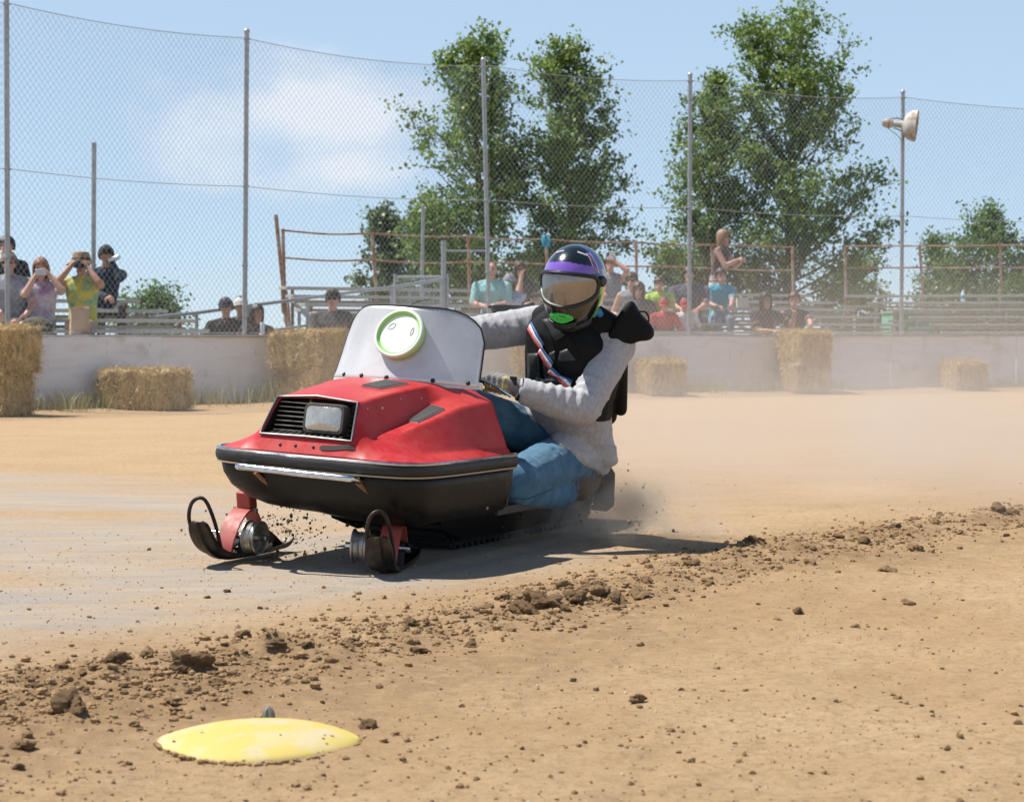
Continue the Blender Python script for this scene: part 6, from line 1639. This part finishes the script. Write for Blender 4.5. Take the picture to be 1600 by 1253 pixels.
bk = hitM(1148, 1.4); box_ = empty('cardboard_box', 'small pale box on the row beside the turquoise tee', 'box', (hitM(1160, 1.0).x, hitM(1160, 1.0).y, 1.53 - .26 + .022))
MB().box((0, 0, .08), (.20, .14, .16)).build('box_body', mat("cream card", (.62, .58, .48), .8), box_, bevel=.004); MB().box((0, 0, .164), (.21, .15, .012)).build('box_lid', cm("cream lid", (.6, .56, .46)), box_)
# ------------------------------------------------------------------ loose things on the track
M_clod = mat("clod", (0.37, 0.24, 0.13), .95, noise=(30, (0.27, 0.172, 0.09), .4, .65), bump=(90, .7, .01), spec=.1)
M_clod_d = mat("darker clod", (0.28, 0.18, 0.098), .95, noise=(30, (0.18, 0.115, 0.062), .4, .65), bump=(90, .7, .01), spec=.1)  # darker tone for part of the clods and crumbs, and the spray
def clod_mesh(seed, sub, mt):
    bm = bmesh.new(); bmesh.ops.create_icosphere(bm, subdivisions=sub, radius=1); r = np.random.default_rng(seed); ph = r.uniform(0, 6, 12)
    for v in bm.verts:
        c = v.co; k = 1 + .24 * sin(c.x * 3.1 + ph[0] + c.y * 2) + .20 * sin(c.y * 4.3 + ph[1] + c.z * 3) + .16 * sin(c.z * 5.7 + ph[2] - c.x * 4) + .10 * sin(c.x * 9 + ph[3]) * sin(c.y * 8 + ph[4]) + r.normal(0, .055)
        v.co = Vector((c.x * k, c.y * k * .85, c.z * k * (.62 if c.z > 0 else .45)))
    me_ = bpy.data.meshes.new('dirt_clod'); bm.to_mesh(me_); bm.free(); me_.materials.append(mt); return me_
CL3 = [clod_mesh(i, 4, M_clod if i % 3 else M_clod_d) for i in range(6)]; CL2 = [clod_mesh(20 + i, 3, M_clod if i % 2 else M_clod_d) for i in range(8)]
rc = random.Random(12)
def clod(px, py, wpx, lab=None, big=False, flat=1.0):
    g = gnd(px, py); s = wpx / (FPX / g.y) / 2
    o = bpy.data.objects.new('dirt_clod', rc.choice(CL3 if big else CL2)); C.objects.link(o)
    o.location = (g.x, g.y, gh(g.x, g.y) + s * .22 * flat); o.rotation_euler = (rc.uniform(-.2, .2), rc.uniform(-.2, .2), rc.uniform(0, 6.28)); o.scale = (s, s * rc.uniform(.8, 1.1), s * rc.uniform(.8, 1.1) * flat)
    tag(o, lab or 'loose lump of dry dirt scattered around the churned edge of the racing line', 'dirt clod', 'loose dirt clods'); return o
for a in ((109, 1120, 66, 'largest rounded dirt clod with smaller lumps beside it', True), (300, 1058, 66, 'big crusted dirt clod in the churned ridge above the yellow marker', True), (36, 1170, 34, 'dark rough clod beside the largest rounded one', True),
          (995, 1098, 28, 'pointed clod lying alone on the smooth inner dirt', True), (655, 1022, 27, 'upright dark clod below the churned ridge', True), (1180, 862, 36, 'dark clod at the tip of the rider shadow', True)):
    clod(*a)
for px, py, w_ in ((430, 1035, 32), (640, 990, 26), (545, 1010, 22), (378, 998, 34), (735, 1016, 22), (575, 1138, 32), (1390, 893, 20), (1247, 957, 22), (1335, 977, 12), (1420, 944, 20), (1430, 860, 28), (1190, 858, 26), (1080, 890, 24), (1105, 912, 20), (1265, 880, 22), (1350, 852, 26),
                   (1560, 808, 30), (1580, 810, 24), (1500, 838, 14), (850, 955, 60), (900, 945, 40), (930, 935, 46), (965, 940, 40), (1000, 935, 34), (820, 962, 44), (880, 930, 30), (1010, 915, 24), (340, 1075, 30), (270, 1100, 26), (180, 1062, 40), (230, 1042, 26), (95, 1060, 30), (60, 1085, 24),
                   (210, 1135, 20), (320, 1186, 14), (30, 1205, 20), (745, 1220, 10), (700, 1205, 9), (1000, 1010, 12), (1165, 1083, 10), (1065, 1082, 12), (1500, 1155, 12), (1590, 1132, 18), (1440, 1100, 10), (1080, 1190, 16), (1175, 1205, 12), (1155, 1190, 10), (1480, 1175, 16), (1500, 1253, 18), (985, 1225, 14),
                   (480, 1035, 20), (510, 1020, 16), (600, 1000, 20), (665, 985, 18), (700, 972, 22), (760, 958, 24), (790, 948, 18), (1150, 872, 16), (1220, 866, 18), (1310, 845, 18), (1400, 832, 18), (1460, 822, 16), (532, 972, 14), (323, 935, 12), (560, 928, 10), (406, 948, 9), (245, 952, 9), (355, 925, 12)):
    clod(px, py, w_, None, w_ > 36, .9)
for k in range(110):
    px = rc.uniform(-20, 1620); line = np.interp(px, [0, 300, 640, 830, 1000, 1170, 1300, 1560], [1085, 1048, 985, 945, 905, 866, 846, 808])
    t = rc.random(); py = line + rc.gauss(4, 16) if t < .62 else rc.uniform(line, 1245)
    if py > 1250 or py < 790: continue
    clod(px, py, rc.uniform(5, 15) * (1.0 if t < .62 else .75))
# crumbs: too many to count
N = 8200; rn = np.random.default_rng(3); px = rn.uniform(-60, 1660, N); line = np.interp(px, [-60, 0, 300, 640, 830, 1000, 1170, 1300, 1560, 1660], [1098, 1085, 1048, 985, 945, 905, 866, 846, 808, 795])
t = rn.random(N); py = np.where(t < .68, line + rn.normal(8, 23, N) * np.clip((line - 600) / 350, .4, 1.3), np.where(t < .86, line + rn.uniform(0, 1, N) ** 1.0 * (1290 - line), line - rn.uniform(0, 220, N)))
vs_, fs_ = [], []; ico = bmesh.new(); bmesh.ops.create_icosphere(ico, subdivisions=1, radius=1); iv = np.array([v.co[:] for v in ico.verts]); iff = [tuple(v.index for v in f.verts) for f in ico.faces]; ico.free()
rr_ = np.stack([ray(a, b_) for a, b_ in zip(px, py)]); tt_ = -CAM_H / rr_[:, 2]; gxs, gys = rr_[:, 0] * tt_, rr_[:, 1] * tt_; hz = height(gxs, gys)
sz = np.clip(rn.lognormal(-5.5, .6, N), .0014, .016) * np.where(t > .86, .5, np.where(t > .68, .62, 1))
allv = (iv[None] * (1 + rn.normal(0, .22, (N, len(iv), 1))) * sz[:, None, None] * np.array([1, 1, .7]) + np.stack([gxs, gys, hz + sz * .3], 1)[:, None, :]).reshape(-1, 3)
allf = (np.array(iff)[None] + (np.arange(N) * len(iv))[:, None, None]).reshape(-1, 3)
me_ = bpy.data.meshes.new('dirt_crumbs'); me_.from_pydata(allv.tolist(), [], allf.tolist()); me_.materials.append(M_clod); me_.materials.append(M_clod_d)
me_.polygons.foreach_set('material_index', np.repeat((rn.random(N) < .25).astype(np.int32), len(iff)))
o = bpy.data.objects.new('dirt_crumbs', me_); C.objects.link(o); tag(o, 'fine dirt crumbs scattered over the track', 'dirt', kind='stuff')
# fine grit close to the camera
N2 = 6000; g2x = rn.uniform(-2.4, 2.4, N2); g2y = 3.4 + 5.2 * rn.random(N2) ** 1.4; keep = np.abs(g2x) < g2y * .27; g2x, g2y = g2x[keep], g2y[keep]; N2 = len(g2x)
sz2 = np.clip(rn.lognormal(-6.35, .4, N2), .0008, .0042)
av2 = (iv[None] * (1 + rn.normal(0, .22, (N2, len(iv), 1))) * sz2[:, None, None] + np.stack([g2x, g2y, height(g2x, g2y) + sz2 * .3], 1)[:, None, :]).reshape(-1, 3)
af2 = (np.array(iff)[None] + (np.arange(N2) * len(iv))[:, None, None]).reshape(-1, 3)
me2 = bpy.data.meshes.new('grit'); me2.from_pydata(av2.tolist(), [], af2.tolist()); me2.materials.append(M_clod); me2.materials.append(mat("pale grit", (.52, .42, .32), .9))
me2.polygons.foreach_set('material_index', np.repeat((rn.random(N2) < .3).astype(np.int32), len(iff)))
o = bpy.data.objects.new('grit', me2); C.objects.link(o); tag(o, 'fine grit strewn over the near dirt', 'grit', kind='stuff')
# dirt thrown up by the skis and the drive track
N = 420; ctr = [S(-.42, -.34, .09), S(-1.6, .3, .10), S(-.3, -.2, .05)]
pr = rn.choice(3, N, p=[.5, .32, .18]); pos = np.array([ctr[i][:] for i in pr]) + rn.normal(0, 1, (N, 3)) * np.array([[.07, .12, .05], [.35, .4, .10], [.2, .2, .06]])[pr]; pos[:, 2] = np.abs(pos[:, 2]) + .006
sz = np.clip(rn.lognormal(-5.75, .5, N), .0012, .009)
allv = (iv[None] * (1 + rn.normal(0, .22, (N, len(iv), 1))) * sz[:, None, None] + pos[:, None, :]).reshape(-1, 3); allf = (np.array(iff)[None] + (np.arange(N) * len(iv))[:, None, None]).reshape(-1, 3)
me_ = bpy.data.meshes.new('dirt_spray'); me_.from_pydata(allv.tolist(), [], allf.tolist()); me_.materials.append(M_clod_d)
o = bpy.data.objects.new('dirt_spray', me_); C.objects.link(o); tag(o, 'dark crumbs of dirt flying up behind the skis', 'dirt', kind='stuff')
# yellow marker half buried in the dirt
M_yel = mat("faded yellow marker", (0.54, 0.42, 0.105), .7, noise=(12, (0.52, 0.44, 0.27), .46, .68), bump=(30, .2, .004))
_stain(M_yel, (0.52, 0.38, 0.22), 22, .62, .72, .8)
mc = gnd(404, 1163); mk = empty('track_marker', 'shallow yellow dome marker half buried in the dirt', 'marker', (mc.x, mc.y, gh(mc.x, mc.y)))
rows_ = []
for j in range(13):
    v = -1 + 2 * j / 12; r = []
    for i in range(41):
        u = -1 + 2 * i / 40; dep = .200 * max(1 - abs(u) ** 2.1, 0) ** .85 + .004
        hgt = .027 * max(1 - u * u, 0) ** .7 * max(1 - v * v, 0) ** .6
        r.append(Vector((u * .212, v * dep * (1.0 if v < 0 else .95), .0 + hgt + .006 * v)))
    rows_.append(r)
MB().loft(rows_, False, False).build('dome', M_yel, mk, solid=.006)
rows_ = [[p + Vector((0, 0, -.012)) for p in rows_[k]] for k in (0, 12)]
MB().bar((.02, .150, .0205), (.05, .150, .020), .006, .004).build('moulded_tab', mat("ochre tab", (.5, .36, .05), .7), mk)
MB().tube(catmull([(-.008, .19, .0), (-.009, .195, .022), (-.004, .20, .032), (.003, .195, .022), (.005, .19, 0)], 4), .008, 8).build('anchor_peg', mat("grey peg", (.16, .15, .15), .6), mk)
for k in range(14):
    u = rc.uniform(-.9, .9); v = rc.uniform(-.8, .8); dep = .2 * (1 - abs(u) ** 1.75)
    MB().ball((u * .212, v * dep, .004 + .025 * (1 - u * u) ** .7 * (1 - v * v) ** .6), (rc.uniform(.002, .005), .003, .002), 6).build('dirt_speck', M_clod, mk)
rim = MB(); rr2 = random.Random(8)
for k in range(150):
    u = -1 + 2 * (k + rr2.random()) / 150; dep = .200 * max(1 - abs(u) ** 2.1, 0) ** .85 + .004; sgn = rr2.choice((-1, -1, 1)); s2 = rr2.uniform(.002, .008)
    rim.ball((u * .214, sgn * dep * rr2.uniform(.97, 1.10), .002), (s2, s2, s2 * .7), 6)
o = rim.build('dirt_rim', M_clod, mk, False); o['kind'] = 'stuff'
# ------------------------------------------------------------------ dust hanging behind the sled
def dust(name, label, c, rad, dens, col, seed, nscale, lo=.35, hi=.75, fall=1.0, rotz=0.0):
    m = MB(); m.ball((0, 0, 0), 1.0, 24); o = m.build(name, None) if False else None
    me_ = bpy.data.meshes.new(name); bm = bmesh.new(); bmesh.ops.create_icosphere(bm, subdivisions=3, radius=1.0); bm.to_mesh(me_); bm.free()
    o = bpy.data.objects.new(name, me_); C.objects.link(o); o.location = c; o.scale = rad; o.rotation_euler = (0, 0, rotz)
    mt = bpy.data.materials.new(name); mt.use_nodes = True; n, l = mt.node_tree.nodes, mt.node_tree.links; n.remove(n['Principled BSDF'])
    pv = n.new('ShaderNodeVolumePrincipled'); pv.inputs['Color'].default_value = (*col, 1); pv.inputs['Anisotropy'].default_value = .25
    tcv = n.new('ShaderNodeTexCoord'); ln_ = n.new('ShaderNodeVectorMath'); ln_.operation = 'LENGTH'; l.new(tcv.outputs['Object'], ln_.inputs[0])
    r = n.new('ShaderNodeMapRange'); r.interpolation_type = 'SMOOTHSTEP'; r.inputs[1].default_value = 1.0; r.inputs[2].default_value = 1.0 - fall; l.new(ln_.outputs['Value'], r.inputs[0])
    mp = n.new('ShaderNodeMapping'); mp.inputs['Scale'].default_value = rad; mp.inputs['Location'].default_value = (seed, seed * 2, 0); l.new(tcv.outputs['Object'], mp.inputs[0])
    nz = n.new('ShaderNodeTexNoise'); nz.inputs['Scale'].default_value = nscale; nz.inputs['Detail'].default_value = 3; l.new(mp.outputs[0], nz.inputs['Vector'])
    r2 = n.new('ShaderNodeMapRange'); r2.inputs[1].default_value = lo; r2.inputs[2].default_value = hi; l.new(nz.outputs[0], r2.inputs[0])
    mu = n.new('ShaderNodeMath'); mu.operation = 'MULTIPLY'; l.new(r.outputs[0], mu.inputs[0]); l.new(r2.outputs[0], mu.inputs[1])
    m3 = n.new('ShaderNodeMath'); m3.operation = 'MULTIPLY'; l.new(mu.outputs[0], m3.inputs[0]); m3.inputs[1].default_value = dens; l.new(m3.outputs[0], pv.inputs['Density'])
    l.new(pv.outputs[0], n['Material Output'].inputs['Volume']); me_.materials.append(mt)
    return tag(o, label, 'dust', kind='stuff')
dust('dust_puff', 'puff of pale dust thrown up at the back of the snowmobile', S(-1.58, .50, .07), (.70, .55, .32), 9.0, (.88, .78, .66), 3.0, 4.5, .44, .70, .95)
dust('dust_cloud', 'thin brown dust drifting low across the track towards the barrier', (3.2, 17.5, .30), (9.0, 9.5, 1.6), .075, (.90, .80, .71), 1.0, .35, .25, .75, .8)
dust('dust_plume', 'low pale dust trailing away behind the snowmobile', (2.3, 11.2, .22), (3.6, 3.2, .66), .60, (.92, .83, .75), 5.0, .9, .30, .75, .85, -.5)
